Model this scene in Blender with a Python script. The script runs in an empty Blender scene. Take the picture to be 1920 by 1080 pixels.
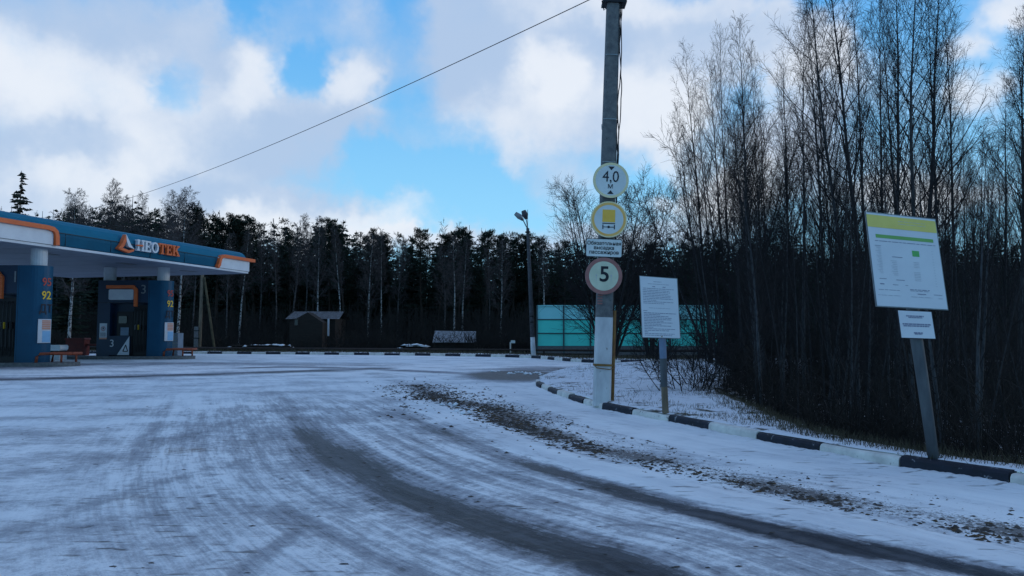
import bpy, math, random
import numpy as np
R = math.radians
C = bpy.context.scene.collection
SC = bpy.context.scene

# ------------------------------------------------------------------ camera
CAMZ, F, PITCH = 1.25, 1400.0, math.atan(86 / 1400.0)
cam = bpy.data.cameras.new('camera'); camo = bpy.data.objects.new('camera', cam); C.objects.link(camo)
cam.sensor_width = 36; cam.lens = 36 * F / 1920; cam.clip_end = 3000; cam.clip_start = 0.05
camo.location = (0, 0, CAMZ); camo.rotation_euler = (math.pi / 2 + PITCH, 0, 0)
SC.camera = camo
SC.render.resolution_x, SC.render.resolution_y = 1024, 576
SC.view_settings.view_transform = 'Standard'; SC.view_settings.look = 'None'
SC.view_settings.exposure = 0; SC.view_settings.gamma = 1

def ray(px, py):
    x = (px - 960) / F; u = (540 - py) / F
    cp, sp = math.cos(PITCH), math.sin(PITCH)
    return (x, cp - u * sp, sp + u * cp)
def gp(px, py, z=0.0):          # pixel -> point on the plane z
    d = ray(px, py); t = (z - CAMZ) / d[2]
    return (d[0] * t, d[1] * t, z)
def dp(px, py, Y):              # pixel -> point at distance Y
    d = ray(px, py); t = Y / d[1]
    return (d[0] * t, Y, CAMZ + d[2] * t)

# ------------------------------------------------------------------ sky
SUN_AZ, SUN_EL = R(78), R(13)     # to the right of the view, low behind the grove
w = bpy.data.worlds.new('World'); SC.world = w; w.use_nodes = True
nt = w.node_tree; N = nt.nodes; L = nt.links; N.clear()
def nd(t, **k):
    n = N.new(t)
    for a, b in k.items(): setattr(n, a, b)
    return n
def mth(op, a, b=None, c=None, clamp=False):
    n = nd('ShaderNodeMath', operation=op, use_clamp=clamp)
    for i, v in enumerate((a, b, c)):
        if v is None: continue
        if isinstance(v, (int, float)): n.inputs[i].default_value = v
        else: L.new(v, n.inputs[i])
    return n.outputs[0]
def vmth(op, a, b=None, c=None, out=0):
    n = nd('ShaderNodeVectorMath', operation=op)
    for i, v in enumerate((a, b, c)):
        if v is None: continue
        if isinstance(v, tuple): n.inputs[i].default_value = v
        else: L.new(v, n.inputs[i])
    return n.outputs[out]
def nz(vec, scale, detail, rough=0.55, out='Fac'):
    n = nd('ShaderNodeTexNoise'); L.new(vec, n.inputs['Vector'])
    n.inputs['Scale'].default_value = scale; n.inputs['Detail'].default_value = detail; n.inputs['Roughness'].default_value = rough
    return n.outputs[out]
def sstep(v, a, b):
    n = nd('ShaderNodeMapRange', interpolation_type='SMOOTHSTEP')
    L.new(v, n.inputs[0]); n.inputs[1].default_value = a; n.inputs[2].default_value = b
    return n.outputs[0]
def mixc(f, a, b, blend='MIX'):
    n = nd('ShaderNodeMix', data_type='RGBA', blend_type=blend)
    for i, v in ((0, f), (6, a), (7, b)):
        if isinstance(v, (int, float)): n.inputs[i].default_value = v
        elif isinstance(v, tuple): n.inputs[i].default_value = (*v, 1)
        else: L.new(v, n.inputs[i])
    return n.outputs[2]
sky = nd('ShaderNodeTexSky', sky_type='NISHITA'); sky.sun_disc = False
sky.sun_elevation = SUN_EL; sky.sun_rotation = SUN_AZ; sky.altitude = 200; sky.air_density = 1.0; sky.dust_density = 0.3; sky.ozone_density = 2.0
tc = nd('ShaderNodeTexCoord'); gen = tc.outputs['Generated']
sep = nd('ShaderNodeSeparateXYZ'); L.new(gen, sep.inputs[0])
az = mth('ARCTAN2', sep.outputs[0], sep.outputs[1]); el = mth('ARCSINE', sep.outputs[2])
cb = nd('ShaderNodeCombineXYZ'); L.new(az, cb.inputs[0]); L.new(el, cb.inputs[1])
ae = cb.outputs[0]
# warp so that cloud borders billow
wn = nz(gen, 5.0, 5.0, 0.6, 'Color'); wn2 = nz(gen, 16.0, 4.0, 0.6, 'Color')
wp = vmth('MULTIPLY_ADD', wn, (0.22, 0.14, 0), (-0.11, -0.07, 0))
wp2 = vmth('MULTIPLY_ADD', wn2, (0.07, 0.05, 0), (-0.035, -0.025, 0))
P = vmth('ADD', vmth('ADD', ae, wp), wp2)
def blobs(lst):
    tot = None
    for px, py, rx, ry, wt in lst:
        d = ray(px, py); n_ = math.sqrt(sum(a * a for a in d))
        a0 = math.atan2(d[0], d[1]); e0 = math.asin(d[2] / n_)
        sx, sy = rx / F * 1.0, ry / F * 1.0
        q = vmth('MULTIPLY_ADD', P, (1 / sx, 1 / sy, 0), (-a0 / sx, -e0 / sy, 0))
        ln = vmth('LENGTH', q, out=1)
        s = nd('ShaderNodeMapRange', interpolation_type='SMOOTHERSTEP'); L.new(ln, s.inputs[0])
        s.inputs[1].default_value = 1.35; s.inputs[2].default_value = 0.1; s.inputs[3].default_value = 0; s.inputs[4].default_value = wt
        tot = s.outputs[0] if tot is None else mth('ADD', tot, s.outputs[0])
    return tot
cover = blobs([
 (150, 200, 330, 150, .75), (200, 30, 330, 90, .7), (430, 210, 150, 110, .75), (650, 190, 85, 75, .75), (330, 330, 400, 60, .55), (600, 270, 190, 65, .7),
 (120, 350, 220, 80, .8), (480, 400, 330, 55, .8), (800, 452, 320, 30, .75), (880, 60, 320, 130, .75), (1020, 210, 230, 130, .95), (1200, 70, 260, 120, .8),
 (1250, 230, 120, 90, .7), (1120, 140, 300, 60, .5), (1060, 350, 120, 40, .4), (1500, 110, 90, 60, .6), (1530, 170, 120, 90, .5), (1400, 60, 160, 90, .6), (1340, 350, 130, 70, .75),
 (1700, 380, 130, 50, .7), (1480, 260, 110, 60, .6), (1800, 100, 60, 40, .6), (1830, 200, 70, 45, .55), (1900, 10, 90, 35, .7), (1560, 330, 100, 60, .5), (1180, 430, 300, 40, .6),
 (455, 30, 60, 60, -.5), (740, 40, 80, 90, -.55), (560, 150, 50, 60, -.38), (305, 150, 50, 75, -.6), (850, 350, 230, 55, -.5), (30, 305, 60, 18, -.6), (1230, 320, 70, 35, -.6), (700, 300, 60, 30,-.4), (1500,0,100,30,-.5),
])
detail = nz(gen, 9.0, 8.0, 0.6)
broad = nz(gen, 2.2, 4.0, 0.5)
dens = mth('ADD', mth('ADD', cover, mth('MULTIPLY_ADD', detail, 0.7, -0.35)), mth('MULTIPLY_ADD', broad, 0.7, -0.35))
cfac = mth('MULTIPLY', sstep(dens, -0.08, 0.80), 0.93)
bright = blobs([
 (110, 150, 220, 85, .75), (460, 160, 85, 60, .65), (650, 175, 70, 55, .55), (130, 320, 130, 45, .6), (250, 275, 110, 45, .5), (620, 430, 330, 50, .8), (1040, 150, 90, 80, .95), (960, 250, 150, 80, .5),
 (1230, 210, 130, 90, .85), (1340, 340, 160, 90, .8), (1530, 130, 160, 70, .6), (1700, 380, 150, 60, .8), (1820, 150, 140, 90, .6), (1900, 10, 90, 50, .6), (1200, 20, 250, 40, .5), (300, 400, 260, 50, .4),
 (820, 90, 190, 110, -.4), (600, 290, 220, 60, -.5), (200, 20, 330, 70, -.15), (60, 260, 150, 30, -.2), (1120,100,90,60,-.2), (400, 350, 120, 30, -.3)])
bfac = sstep(mth('ADD', mth('ADD', bright, mth('MULTIPLY_ADD', detail, 1.1, -0.3)), mth('MULTIPLY_ADD', broad, 0.3, -0.2)), -0.15, 1.15)
ccol = mixc(bfac, (4.6, 5.9, 8.0), (8.5, 8.9, 9.6))
elr = sstep(el, 0.0, 0.50)
tint = mixc(elr, (1.25, 1.9, 2.35), (0.75, 1.6, 2.5))
skyc = mixc(1.0, sky.outputs[0], tint, 'MULTIPLY')
blue = mixc(elr, (3.6, 7.7, 10.4), (1.1, 4.3, 9.0))
skyc = mixc(0.9, skyc, blue)
col = mixc(cfac, skyc, ccol)
# unseen grey-blue sky overhead, added to set the light falling on the snow
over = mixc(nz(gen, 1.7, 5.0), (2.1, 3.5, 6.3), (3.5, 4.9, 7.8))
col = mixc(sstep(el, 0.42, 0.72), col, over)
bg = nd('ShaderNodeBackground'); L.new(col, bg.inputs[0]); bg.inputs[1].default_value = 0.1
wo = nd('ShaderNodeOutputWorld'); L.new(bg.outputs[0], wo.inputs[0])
w.cycles.sampling_method = 'MANUAL'; w.cycles.sample_map_resolution = 512
sun = bpy.data.lights.new('sun', 'SUN'); sun.energy = 0.5; sun.angle = R(12); sun.color = (1, .9, .78)
suno = bpy.data.objects.new('sun', sun); C.objects.link(suno)
suno.rotation_euler = (math.pi / 2 - SUN_EL, 0, -SUN_AZ + math.pi)   # light travels from the right towards the left
SC.cycles.max_bounces = 5; SC.cycles.diffuse_bounces = 3; SC.cycles.use_denoising = True

# ------------------------------------------------------------------ helpers
class MB:
    def __init__(s): s.v = []; s.f = []; s.m = []
    def quad(s, a, b, c, d, m=0):
        i = len(s.v); s.v += [a, b, c, d]; s.f.append((i, i + 1, i + 2, i + 3)); s.m.append(m)
    def tri(s, a, b, c, m=0):
        i = len(s.v); s.v += [a, b, c]; s.f.append((i, i + 1, i + 2)); s.m.append(m)
    def box(s, x0, x1, y0, y1, z0, z1, m=0, bev=0):
        if bev > 0:
            return s.prism([(x0+bev,z0),(x1-bev,z0),(x1,z0+bev),(x1,z1-bev),(x1-bev,z1),(x0+bev,z1),(x0,z1-bev),(x0,z0+bev)], y0, y1, m)
        i = len(s.v)
        s.v += [(x0,y0,z0),(x1,y0,z0),(x1,y1,z0),(x0,y1,z0),(x0,y0,z1),(x1,y0,z1),(x1,y1,z1),(x0,y1,z1)]
        for q in ((0,3,2,1),(4,5,6,7),(0,1,5,4),(1,2,6,5),(2,3,7,6),(3,0,4,7)):
            s.f.append(tuple(i + a for a in q)); s.m.append(m)
    def prism(s, poly, y0, y1, m=0):     # outline in x,z (counter-clockwise seen from -y), from y0 (front) to y1
        i = len(s.v); n = len(poly)
        s.v += [(x, y0, z) for x, z in poly] + [(x, y1, z) for x, z in poly]
        s.f.append(tuple(range(i, i + n))); s.m.append(m)
        s.f.append(tuple(range(i + 2*n - 1, i + n - 1, -1))); s.m.append(m)
        for k in range(n):
            a, b = i + k, i + (k + 1) % n
            s.f.append((b, a, a + n, b + n)); s.m.append(m)
    def vprism(s, poly, z0, z1, m=0):    # outline in x,y (ccw seen from above)
        i = len(s.v); n = len(poly)
        s.v += [(x, y, z0) for x, y in poly] + [(x, y, z1) for x, y in poly]
        s.f.append(tuple(range(i + n - 1, i - 1, -1))); s.m.append(m)
        s.f.append(tuple(range(i + n, i + 2*n))); s.m.append(m)
        for k in range(n):
            a, b = i + k, i + (k + 1) % n
            s.f.append((a, b, b + n, a + n)); s.m.append(m)
    def tube(s, pts, rad, n=6, m=0, cap=True):
        i0 = len(s.v); k = len(pts)
        for j, p in enumerate(pts):
            a = pts[max(j - 1, 0)]; b = pts[min(j + 1, k - 1)]
            dx, dy, dz = b[0]-a[0], b[1]-a[1], b[2]-a[2]
            l = math.sqrt(dx*dx + dy*dy + dz*dz) or 1e-6
            dx /= l; dy /= l; dz /= l
            if abs(dz) < .9: ux, uy, uz = dy, -dx, 0.0
            else: ux, uy, uz = 0.0, dz, -dy
            l = math.sqrt(ux*ux + uy*uy + uz*uz) or 1e-6
            ux /= l; uy /= l; uz /= l
            vx, vy, vz = dy*uz - dz*uy, dz*ux - dx*uz, dx*uy - dy*ux
            r = rad[j] if isinstance(rad, (list, tuple)) else rad
            for q in range(n):
                c_, s_ = math.cos(2*math.pi*q/n) * r, math.sin(2*math.pi*q/n) * r
                s.v.append((p[0]+ux*c_+vx*s_, p[1]+uy*c_+vy*s_, p[2]+uz*c_+vz*s_))
        for j in range(k - 1):
            for q in range(n):
                a = i0 + j*n + q; b = i0 + j*n + (q + 1) % n
                s.f.append((a, b, b + n, a + n)); s.m.append(m)
        if cap:
            s.f.append(tuple(range(i0 + n - 1, i0 - 1, -1))); s.m.append(m)
            s.f.append(tuple(range(i0 + (k-1)*n, i0 + k*n))); s.m.append(m)
    def blob(s, c, rx, ry, rz, rng, m=0):
        i = len(s.v); j = lambda: rng.uniform(.6, 1.3); a = rng.uniform(0, 6.3)
        s.v.append((c[0], c[1], c[2] + rz*j()))
        for q in range(5):
            t = a + q*1.2566 + rng.uniform(-.3, .3); k = j()
            s.v.append((c[0] + rx*k*math.cos(t), c[1] + ry*k*math.sin(t), c[2] + rz*rng.uniform(-.1, .5)))
        for q in range(5):
            s.f.append((i, i + 1 + q, i + 1 + (q+1) % 5)); s.m.append(m)
        s.f.append((i+5, i+4, i+3, i+2, i+1)); s.m.append(m)
    def mesh(s, name, mats, smooth=False):
        me = bpy.data.meshes.new(name); me.from_pydata(s.v, [], s.f)
        for m in (mats if isinstance(mats, (list, tuple)) else [mats]): me.materials.append(m)
        if any(s.m): me.polygons.foreach_set('material_index', s.m)
        if smooth: me.polygons.foreach_set('use_smooth', [True]*len(s.f))
        me.update(); return me
    def build(s, name, mats, parent=None, smooth=False, loc=(0,0,0), rot=(0,0,0)):
        o = bpy.data.objects.new(name, s.mesh(name, mats, smooth)); C.objects.link(o)
        o.location = loc; o.rotation_euler = rot
        if parent: o.parent = parent
        return o
def tag(o, label=None, cat=None, group=None, kind=None):
    if label: o['label'] = label
    if cat: o['category'] = cat
    if group: o['group'] = group
    if kind: o['kind'] = kind
    return o
def empty(name, loc=(0,0,0), rot=(0,0,0), **k):
    o = bpy.data.objects.new(name, None); C.objects.link(o); o.location = loc; o.rotation_euler = rot
    o.empty_display_size = .2
    return tag(o, **k)
def copy_tree(o, parent=None):
    c = o.copy(); C.objects.link(c)
    if parent: c.parent = parent
    for ch in o.children: copy_tree(ch, c)
    return c
def text_mesh(name, txt, size, m, parent, loc, rot=(math.pi/2,0,0), ext=.004, bold=0.0, align='CENTER', sx=1, shear=0):
    cu = bpy.data.curves.new(name, 'FONT'); cu.body = txt; cu.size = size; cu.extrude = ext; cu.offset = bold
    cu.align_x = align; cu.align_y = 'CENTER'; cu.shear = shear; cu.space_line = .9
    t = bpy.data.objects.new(name, cu); C.objects.link(t)
    dg = bpy.context.evaluated_depsgraph_get()
    me = bpy.data.meshes.new_from_object(t.evaluated_get(dg)); me.name = name
    bpy.data.objects.remove(t)
    o = bpy.data.objects.new(name, me); C.objects.link(o); me.materials.clear(); me.materials.append(m)
    o.location = loc; o.rotation_euler = rot; o.scale = (sx, 1, 1); o.parent = parent
    return o

# ------------------------------------------------------------------ materials
def newmat(name):
    m = bpy.data.materials.new(name); m.use_nodes = True; t = m.node_tree
    return m, t, t.nodes, t.links, t.nodes['Principled BSDF']
def mat(name, c1, c2=None, rough=.7, scale=6, detail=6, bump=.0, stretch=(1,1,1), metal=0, lo=.35, hi=.65, spec=.3, coords='Object', c3=None, s3=25, t3=.62):
    m, t, n, l, b = newmat(name)
    b.inputs['Roughness'].default_value = rough; b.inputs['Metallic'].default_value = metal
    b.inputs['Specular IOR Level'].default_value = spec
    c2 = c2 or tuple(x*.8 for x in c1)
    co = n.new('ShaderNodeTexCoord'); mp = n.new('ShaderNodeMapping'); mp.inputs['Scale'].default_value = stretch
    l.new(co.outputs[coords], mp.inputs[0])
    no = n.new('ShaderNodeTexNoise'); no.inputs['Scale'].default_value = scale; no.inputs['Detail'].default_value = detail; no.inputs['Roughness'].default_value = .6
    l.new(mp.outputs[0], no.inputs['Vector'])
    r = n.new('ShaderNodeValToRGB'); r.color_ramp.elements[0].position = lo; r.color_ramp.elements[1].position = hi
    r.color_ramp.elements[0].color = (*c2, 1); r.color_ramp.elements[1].color = (*c1, 1)
    l.new(no.outputs['Fac'], r.inputs[0]); out = r.outputs[0]
    if c3:
        n3 = n.new('ShaderNodeTexNoise'); n3.inputs['Scale'].default_value = s3; n3.inputs['Detail'].default_value = 5; n3.inputs['Roughness'].default_value = .65
        l.new(mp.outputs[0], n3.inputs['Vector'])
        mr = n.new('ShaderNodeMapRange'); mr.interpolation_type = 'SMOOTHSTEP'; mr.inputs[1].default_value = t3 - .03; mr.inputs[2].default_value = t3 + .03
        l.new(n3.outputs['Fac'], mr.inputs[0])
        mx = n.new('ShaderNodeMix'); mx.data_type = 'RGBA'; l.new(mr.outputs[0], mx.inputs[0]); l.new(out, mx.inputs[6]); mx.inputs[7].default_value = (*c3, 1)
        out = mx.outputs[2]
    l.new(out, b.inputs['Base Color'])
    if bump:
        bp = n.new('ShaderNodeBump'); bp.inputs['Strength'].default_value = bump; bp.inputs['Distance'].default_value = .02
        l.new(no.outputs['Fac'], bp.inputs['Height']); l.new(bp.outputs[0], b.inputs['Normal'])
    return m
M = dict(
 concrete=mat('concrete', (.17,.165,.16), (.10,.10,.105), .9, 9, bump=.3, c3=(.06,.06,.06), s3=14, t3=.66),
 concrete_dark=mat('concrete_dark', (.085,.085,.09), (.05,.05,.055), .9, 8, bump=.3),
 whitewash=mat('whitewash', (.62,.62,.62), (.45,.45,.46), .8, 5, bump=.2, stretch=(1,1,.4), c3=(.16,.13,.10), s3=9, t3=.66),
 rust=mat('rust', (.30,.13,.03), (.16,.09,.05), .8, 12, bump=.3),
 yellowrust=mat('yellow_pipe', (.24,.14,.04), (.16,.07,.03), .8, 9, bump=.2),
 black=mat('black_plastic', (.012,.012,.014), (.008,.008,.01), .45),
 ink=mat('ink', (.012,.012,.018), (.02,.02,.03), .6),
 textink=mat('print_grey', (.18,.19,.26), (.26,.27,.35), .7, 30),
 greytext=mat('print_pale', (.42,.43,.46), (.5,.5,.55), .7, 30),
 signwhite=mat('sign_white', (.66,.68,.66), (.58,.60,.58), .5, 3),
 signcream=mat('sign_cream', (.62,.62,.46), (.50,.52,.38), .5, 5),
 signyellow=mat('sign_yellow', (.85,.50,.08), (.80,.44,.06), .5, 4),
 paleyellow=mat('pale_yellow', (.80,.68,.42), (.74,.62,.34), .5, 5),
 orangeyellow=mat('orange_ring', (.80,.40,.10), (.80,.50,.16), .5, 3),
 fadedred=mat('faded_red', (.36,.16,.14), (.28,.11,.10), .6, 7),
 metal=mat('galvanised', (.25,.26,.27), (.18,.19,.20), .5, 12, metal=.6),
 navy=mat('navy_paint', (.012,.015,.028), (.007,.008,.014), .6, 8, bump=.3, c3=(.20,.20,.22), s3=13, t3=.64, coords='Object'),
 kerbwhite=mat('kerb_white', (.70,.67,.62), (.50,.47,.44), .8, 5, bump=.3, c3=(.2,.18,.17), s3=7, t3=.66),
 boardwhite=mat('board_white', (.66,.67,.69), (.60,.61,.64), .55, 2),
 yellowband=mat('yellow_band', (.74,.62,.17), (.66,.54,.14), .6, 4),
 green=mat('green_print', (.12,.42,.12), (.09,.34,.09), .6, 4),
 greenband=mat('green_band', (.20,.42,.12), (.16,.36,.10), .6, 4),
 greywood=mat('weathered_post', (.115,.125,.13), (.05,.055,.063), .85, 5, bump=.4, stretch=(1,1,.25)),
 bluegrey=mat('blue_grey_paint', (.16,.21,.30), (.11,.15,.22), .7, 5),
 brownwood=mat('brown_post', (.20,.15,.10), (.11,.085,.06), .85, 8, bump=.4, stretch=(1,1,.3)),
 blue=mat('station_blue', (.003,.085,.150), (.003,.070,.125), .55, 1.5, spec=.12),
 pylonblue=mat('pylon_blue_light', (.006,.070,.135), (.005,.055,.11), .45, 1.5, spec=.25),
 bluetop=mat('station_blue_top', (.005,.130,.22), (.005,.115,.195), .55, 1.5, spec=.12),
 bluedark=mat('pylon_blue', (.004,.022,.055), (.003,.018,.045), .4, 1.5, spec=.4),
 orange=mat('orange_trim', (.68,.135,.035), (.58,.11,.03), .4, 3),
 orangepaint=mat('orange_paint', (.34,.075,.03), (.20,.045,.025), .6, 6),
 stationwhite=mat('station_white', (.62,.63,.66), (.55,.56,.60), .4, 2),
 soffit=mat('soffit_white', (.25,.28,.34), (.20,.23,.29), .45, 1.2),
 columngrey=mat('column_white', (.55,.57,.60), (.47,.49,.52), .5, 3),
 yellow=mat('yellow_digits', (.75,.48,.03), (.7,.4,.03), .5),
 red=mat('red_paint', (.12,.012,.010), (.07,.010,.009), .6, 4),
 digitred=mat('red_digits', (.42,.05,.04), (.35,.04,.03), .5),
 paper=mat('paper', (.55,.56,.58), (.48,.48,.52), .6, 3),
 priceblue=mat('price_blue', (.22,.42,.62), (.18,.36,.55), .5),
 salmon=mat('price_salmon', (.55,.25,.18), (.5,.22,.15), .5),
 bark=mat('grey_bark', (.044,.042,.044), (.022,.021,.023), .95, 4, bump=.4, stretch=(6,6,1)),
 twig=mat('twig', (.022,.018,.018), (.013,.011,.012), .95, 2),
 barkpale=mat('aspen_bark', (.072,.074,.078), (.032,.032,.035), .95, 3, bump=.4, stretch=(4,4,1)),
 birch=mat('birch_bark', (.33,.32,.31), (.035,.035,.035), .9, 3.2, stretch=(1.5,1.5,2.2), lo=.44, hi=.52),
 birchdull=mat('dull_birch_bark', (.10,.095,.095), (.035,.032,.032), .9, 3.2, stretch=(1.5,1.5,2.2), lo=.40, hi=.62),
 birchtwig=mat('birch_twig', (.085,.068,.068), (.05,.042,.042), .95, 2),
 needle=mat('pine_needles', (.020,.034,.020), (.008,.015,.011), .9, .7),
 spruce=mat('spruce_needles', (.016,.028,.018), (.006,.012,.009), .9, .7),
 pinebark=mat('pine_bark', (.060,.038,.026), (.028,.022,.020), .95, 4, stretch=(3,3,1)),
 brush=mat('brush', (.030,.023,.019), (.014,.011,.010), .95, 1.5),
 straw=mat('dry_grass', (.10,.082,.048), (.045,.040,.025), .9, 3),
 clod=mat('soil', (.10,.08,.07), (.04,.032,.03), .95, 9),
 leaf=mat('dead_leaf', (.10,.06,.03), (.04,.03,.02), .9, 9),
 snow=mat('snow', (.80,.81,.84), (.66,.68,.73), .7, 3, bump=.5, spec=.2),
 snowy_roof=mat('snow_dusted_roof', (.26,.26,.28), (.09,.085,.085), .9, 5, detail=8, lo=.35, hi=.65),
 brownwall=mat('brown_wall', (.032,.024,.019), (.020,.015,.013), .9, 4, stretch=(.3,1,6)),
 darkglass=mat('dark_glass', (.01,.012,.015), None, .15, spec=.6),
 railbrown=mat('rail_brown', (.055,.035,.028), (.03,.022,.02), .8, 3),
 teal=mat('teal_sheet', (.13,.88,.74), (.11,.80,.68), .35, .8),
 tealpale=mat('pale_teal_sheet', (.40,.86,.86), (.34,.80,.80), .35, .8),
 barrierframe=mat('barrier_frame', (.06,.10,.11), (.04,.07,.08), .6),
 louvre=mat('louvre_grey', (.17,.22,.28), (.12,.16,.21), .6, 3),
 cable=mat('cable', (.012,.012,.014), None, .7),
)
# sheets of the noise barrier let light through
for k, c in (('teal', (.05,.85,.76)), ('tealpale', (.4,.9,.9))):
    t = M[k].node_tree; b = t.nodes['Principled BSDF']; tr = t.nodes.new('ShaderNodeBsdfTranslucent'); tr.inputs[0].default_value = (*c, 1)
    mx = t.nodes.new('ShaderNodeMixShader'); mx.inputs[0].default_value = .12
    t.links.new(b.outputs[0], mx.inputs[1]); t.links.new(tr.outputs[0], mx.inputs[2]); t.links.new(mx.outputs[0], t.nodes['Material Output'].inputs[0])

# ------------------------------------------------------------------ ground layout (metres)
KE = [(8.6,-60),(8.0,-20),(7.5,-6),(6.6,0),(5.75,2.5),(4.9,4.6),(4.2,6.0),(3.52,7.11),(3.15,7.99),(2.8,8.79),(2.13,10.67),(1.44,12.45),(.94,15.0),(.60,17.6),(.62,19.6),(.95,21.7),(1.7,24.2),(2.7,26.6),(4.4,28.0),(7,28.7),(14,29.1),(40,30.2),(80,31.5)]
KEx = np.array([p[0] for p in KE]); KEy = np.array([p[1] for p in KE])
def smooth_path(pts, step=.25):
    pts = np.array(pts, float); out = []
    for i in range(len(pts) - 1):
        p0 = pts[max(i-1,0)]; p1 = pts[i]; p2 = pts[i+1]; p3 = pts[min(i+2, len(pts)-1)]
        n = max(2, int(np.linalg.norm(p2-p1)/step))
        for k in range(n):
            t = k/n
            out.append(.5*((2*p1)+(-p0+p2)*t+(2*p0-5*p1+4*p2-p3)*t*t+(-p0+3*p1-3*p2+p3)*t**3))
    out.append(pts[-1]); return np.array(out)
KS = smooth_path(KE[2:22], .12)          # smooth island kerb line (front foot)
ordk = np.maximum.accumulate(KS[:,1])
def XK(y): return np.interp(y, ordk, KS[:,0])
KF = [(-70,49.5),(-30,47.6),(-20,47),(-15,46),(-9.8,44.5),(-4.9,42.8),(-.7,40.3),(1.15,38.3),(2.2,35.2),(3.3,32.6),(5.5,31.7),(10,31.7),(40,33),(80,34.5)]
KFS = smooth_path(KF, .2)
ordf = np.maximum.accumulate(KFS[:,0])
def YF(x): return np.interp(x, ordf, KFS[:,1])
def axis(segs):
    out = []
    for a, b, st in segs: out += list(np.arange(a, b, st))
    return np.array(out + [segs[-1][1]])
rs = np.random.RandomState(4)
NG = {}
def vnoise(x, y, f, seed):
    if seed not in NG: NG[seed] = np.random.RandomState(seed).rand(256, 256)
    g = NG[seed]
    X = x*f + 1000.3; Y = y*f + 1000.7
    xi = np.floor(X).astype(int); yi = np.floor(Y).astype(int); fx = X - xi; fy = Y - yi
    fx = fx*fx*(3-2*fx); fy = fy*fy*(3-2*fy)
    a = g[xi%256, yi%256]; b = g[(xi+1)%256, yi%256]; c = g[xi%256, (yi+1)%256]; d = g[(xi+1)%256, (yi+1)%256]
    return a*(1-fx)*(1-fy)+b*fx*(1-fy)+c*(1-fx)*fy+d*fx*fy
def fbm(x, y, f, seed, o=4):
    s = 0; a = .5
    for k in range(o): s = s + a*vnoise(x, y, f*2**k, seed+k); a *= .5
    return s
def grid_mesh(name, Xg, Yg, Zg, m, attrs=None):
    ny, nx = Xg.shape
    co = np.stack([Xg, Yg, Zg], -1).reshape(-1, 3)
    idx = np.arange(ny*nx).reshape(ny, nx)
    q = np.stack([idx[:-1,:-1], idx[:-1,1:], idx[1:,1:], idx[1:,:-1]], -1).reshape(-1, 4)
    A = co[q]; ar = np.abs((A[:,2,0]-A[:,0,0])*(A[:,3,1]-A[:,1,1])-(A[:,3,0]-A[:,1,0])*(A[:,2,1]-A[:,0,1]))
    q = q[ar > 1e-5]
    me = bpy.data.meshes.new(name); me.from_pydata(co.tolist(), [], q.tolist()); me.materials.append(m)
    me.polygons.foreach_set('use_smooth', [True]*len(me.polygons))
    for k, a in (attrs or {}).items():
        at = me.attributes.new(k, 'FLOAT', 'POINT'); at.data.foreach_set('value', a.astype(np.float32).ravel())
    me.update(); o = bpy.data.objects.new(name, me); C.objects.link(o); return o

# ---- tyre tracks: curves on the forecourt
def g2(l): return [gp(x, y)[:2] for x, y in l]
TA = smooth_path([(3.2,-2),(1.9,1.5)] + g2([(1215,1080),(1040,1025),(860,962),(710,900),(612,838),(545,775),(505,735),(480,708)]) + [(-14,32)], .15)
def dist_path(X, Y, path):
    Pts = np.stack([X.ravel(), Y.ravel()], -1); best = np.full(len(Pts), 1e9); sg = np.zeros(len(Pts)); tt = np.zeros(len(Pts))
    seg = np.diff(path, axis=0); ln = np.linalg.norm(seg, axis=1); cum = np.concatenate([[0], np.cumsum(ln)])
    for i in range(len(seg)):
        d = Pts - path[i]; t = np.clip((d@seg[i])/(ln[i]**2), 0, 1)
        e = d - t[:,None]*seg[i]; dd = np.hypot(e[:,0], e[:,1]); k = dd < best
        cr = seg[i][0]*d[:,1]-seg[i][1]*d[:,0]
        best[k] = dd[k]; sg[k] = np.where(cr[k] < 0, 1, -1); tt[k] = cum[i] + t[k]*ln[i]
    return (best*sg).reshape(X.shape), tt.reshape(X.shape)

xs = axis([(-90,-30,3),(-30,-12,.6),(-12,-5,.2),(-5,5,.07),(5,9,.3),(9,30,1.5),(30,80,5)])
ys = axis([(-40,-4,3),(-4,2.4,.5),(2.4,9,.06),(9,14,.12),(14,28,.25),(28,52,.6),(52,56,1)])
Xg, Yg = np.meshgrid(xs, ys)
Yg = np.minimum(Yg, YF(Xg) + .06)
Xg = np.minimum(Xg, np.where(Yg < 31, XK(Yg) + .06, 1e9))
du, dt = dist_path(Xg, Yg, TA)
bare = .225 + .075*np.exp(-((du-.8)/1.7)**4)*np.exp(-((Yg-8)/8)**4) + .10*np.exp(-((Xg+4.5)/3.5)**4-((Yg-6)/6)**4)
BASE0 = bare.copy()
def band(path, width, strength, fade0=None, soft=1.6):
    global bare
    d, t = dist_path(Xg, Yg, smooth_path(path, .3)); L_ = t.max()
    wv = width*(1 + .5*(fbm(Xg, Yg, .7, 31) - .5))
    k = np.exp(-np.abs(d/wv)**(2*soft))*strength
    if fade0: k = k*np.clip(np.interp(t, fade0[0], fade0[1]), 0, 1)
    bare = np.maximum(bare, BASE0 + k)
GA = g2([(1215,1080),(1040,1025),(860,962),(710,900),(612,838),(545,775),(505,735)])
band([(2.6,-1),(1.7,1.5)] + GA, .27, .74, ([0,6,9.5,13,19],[1,1,.85,.42,.15]))
band([(2.95,-1),(2.15,1.5)] + [(x+.36,y+.12) for x, y in GA], .05, .35, ([0,6,9.5,13,19],[1,1,.85,.5,.15]))
band([(4.4,-1),(3.5,1.8)] + g2([(1880,1080),(1600,1026),(1350,972),(1150,918),(970,862),(830,812),(720,760)]), .18, .74, ([0,6.5,8.5,11,17],[1,1,.7,.55,.1]))
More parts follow.
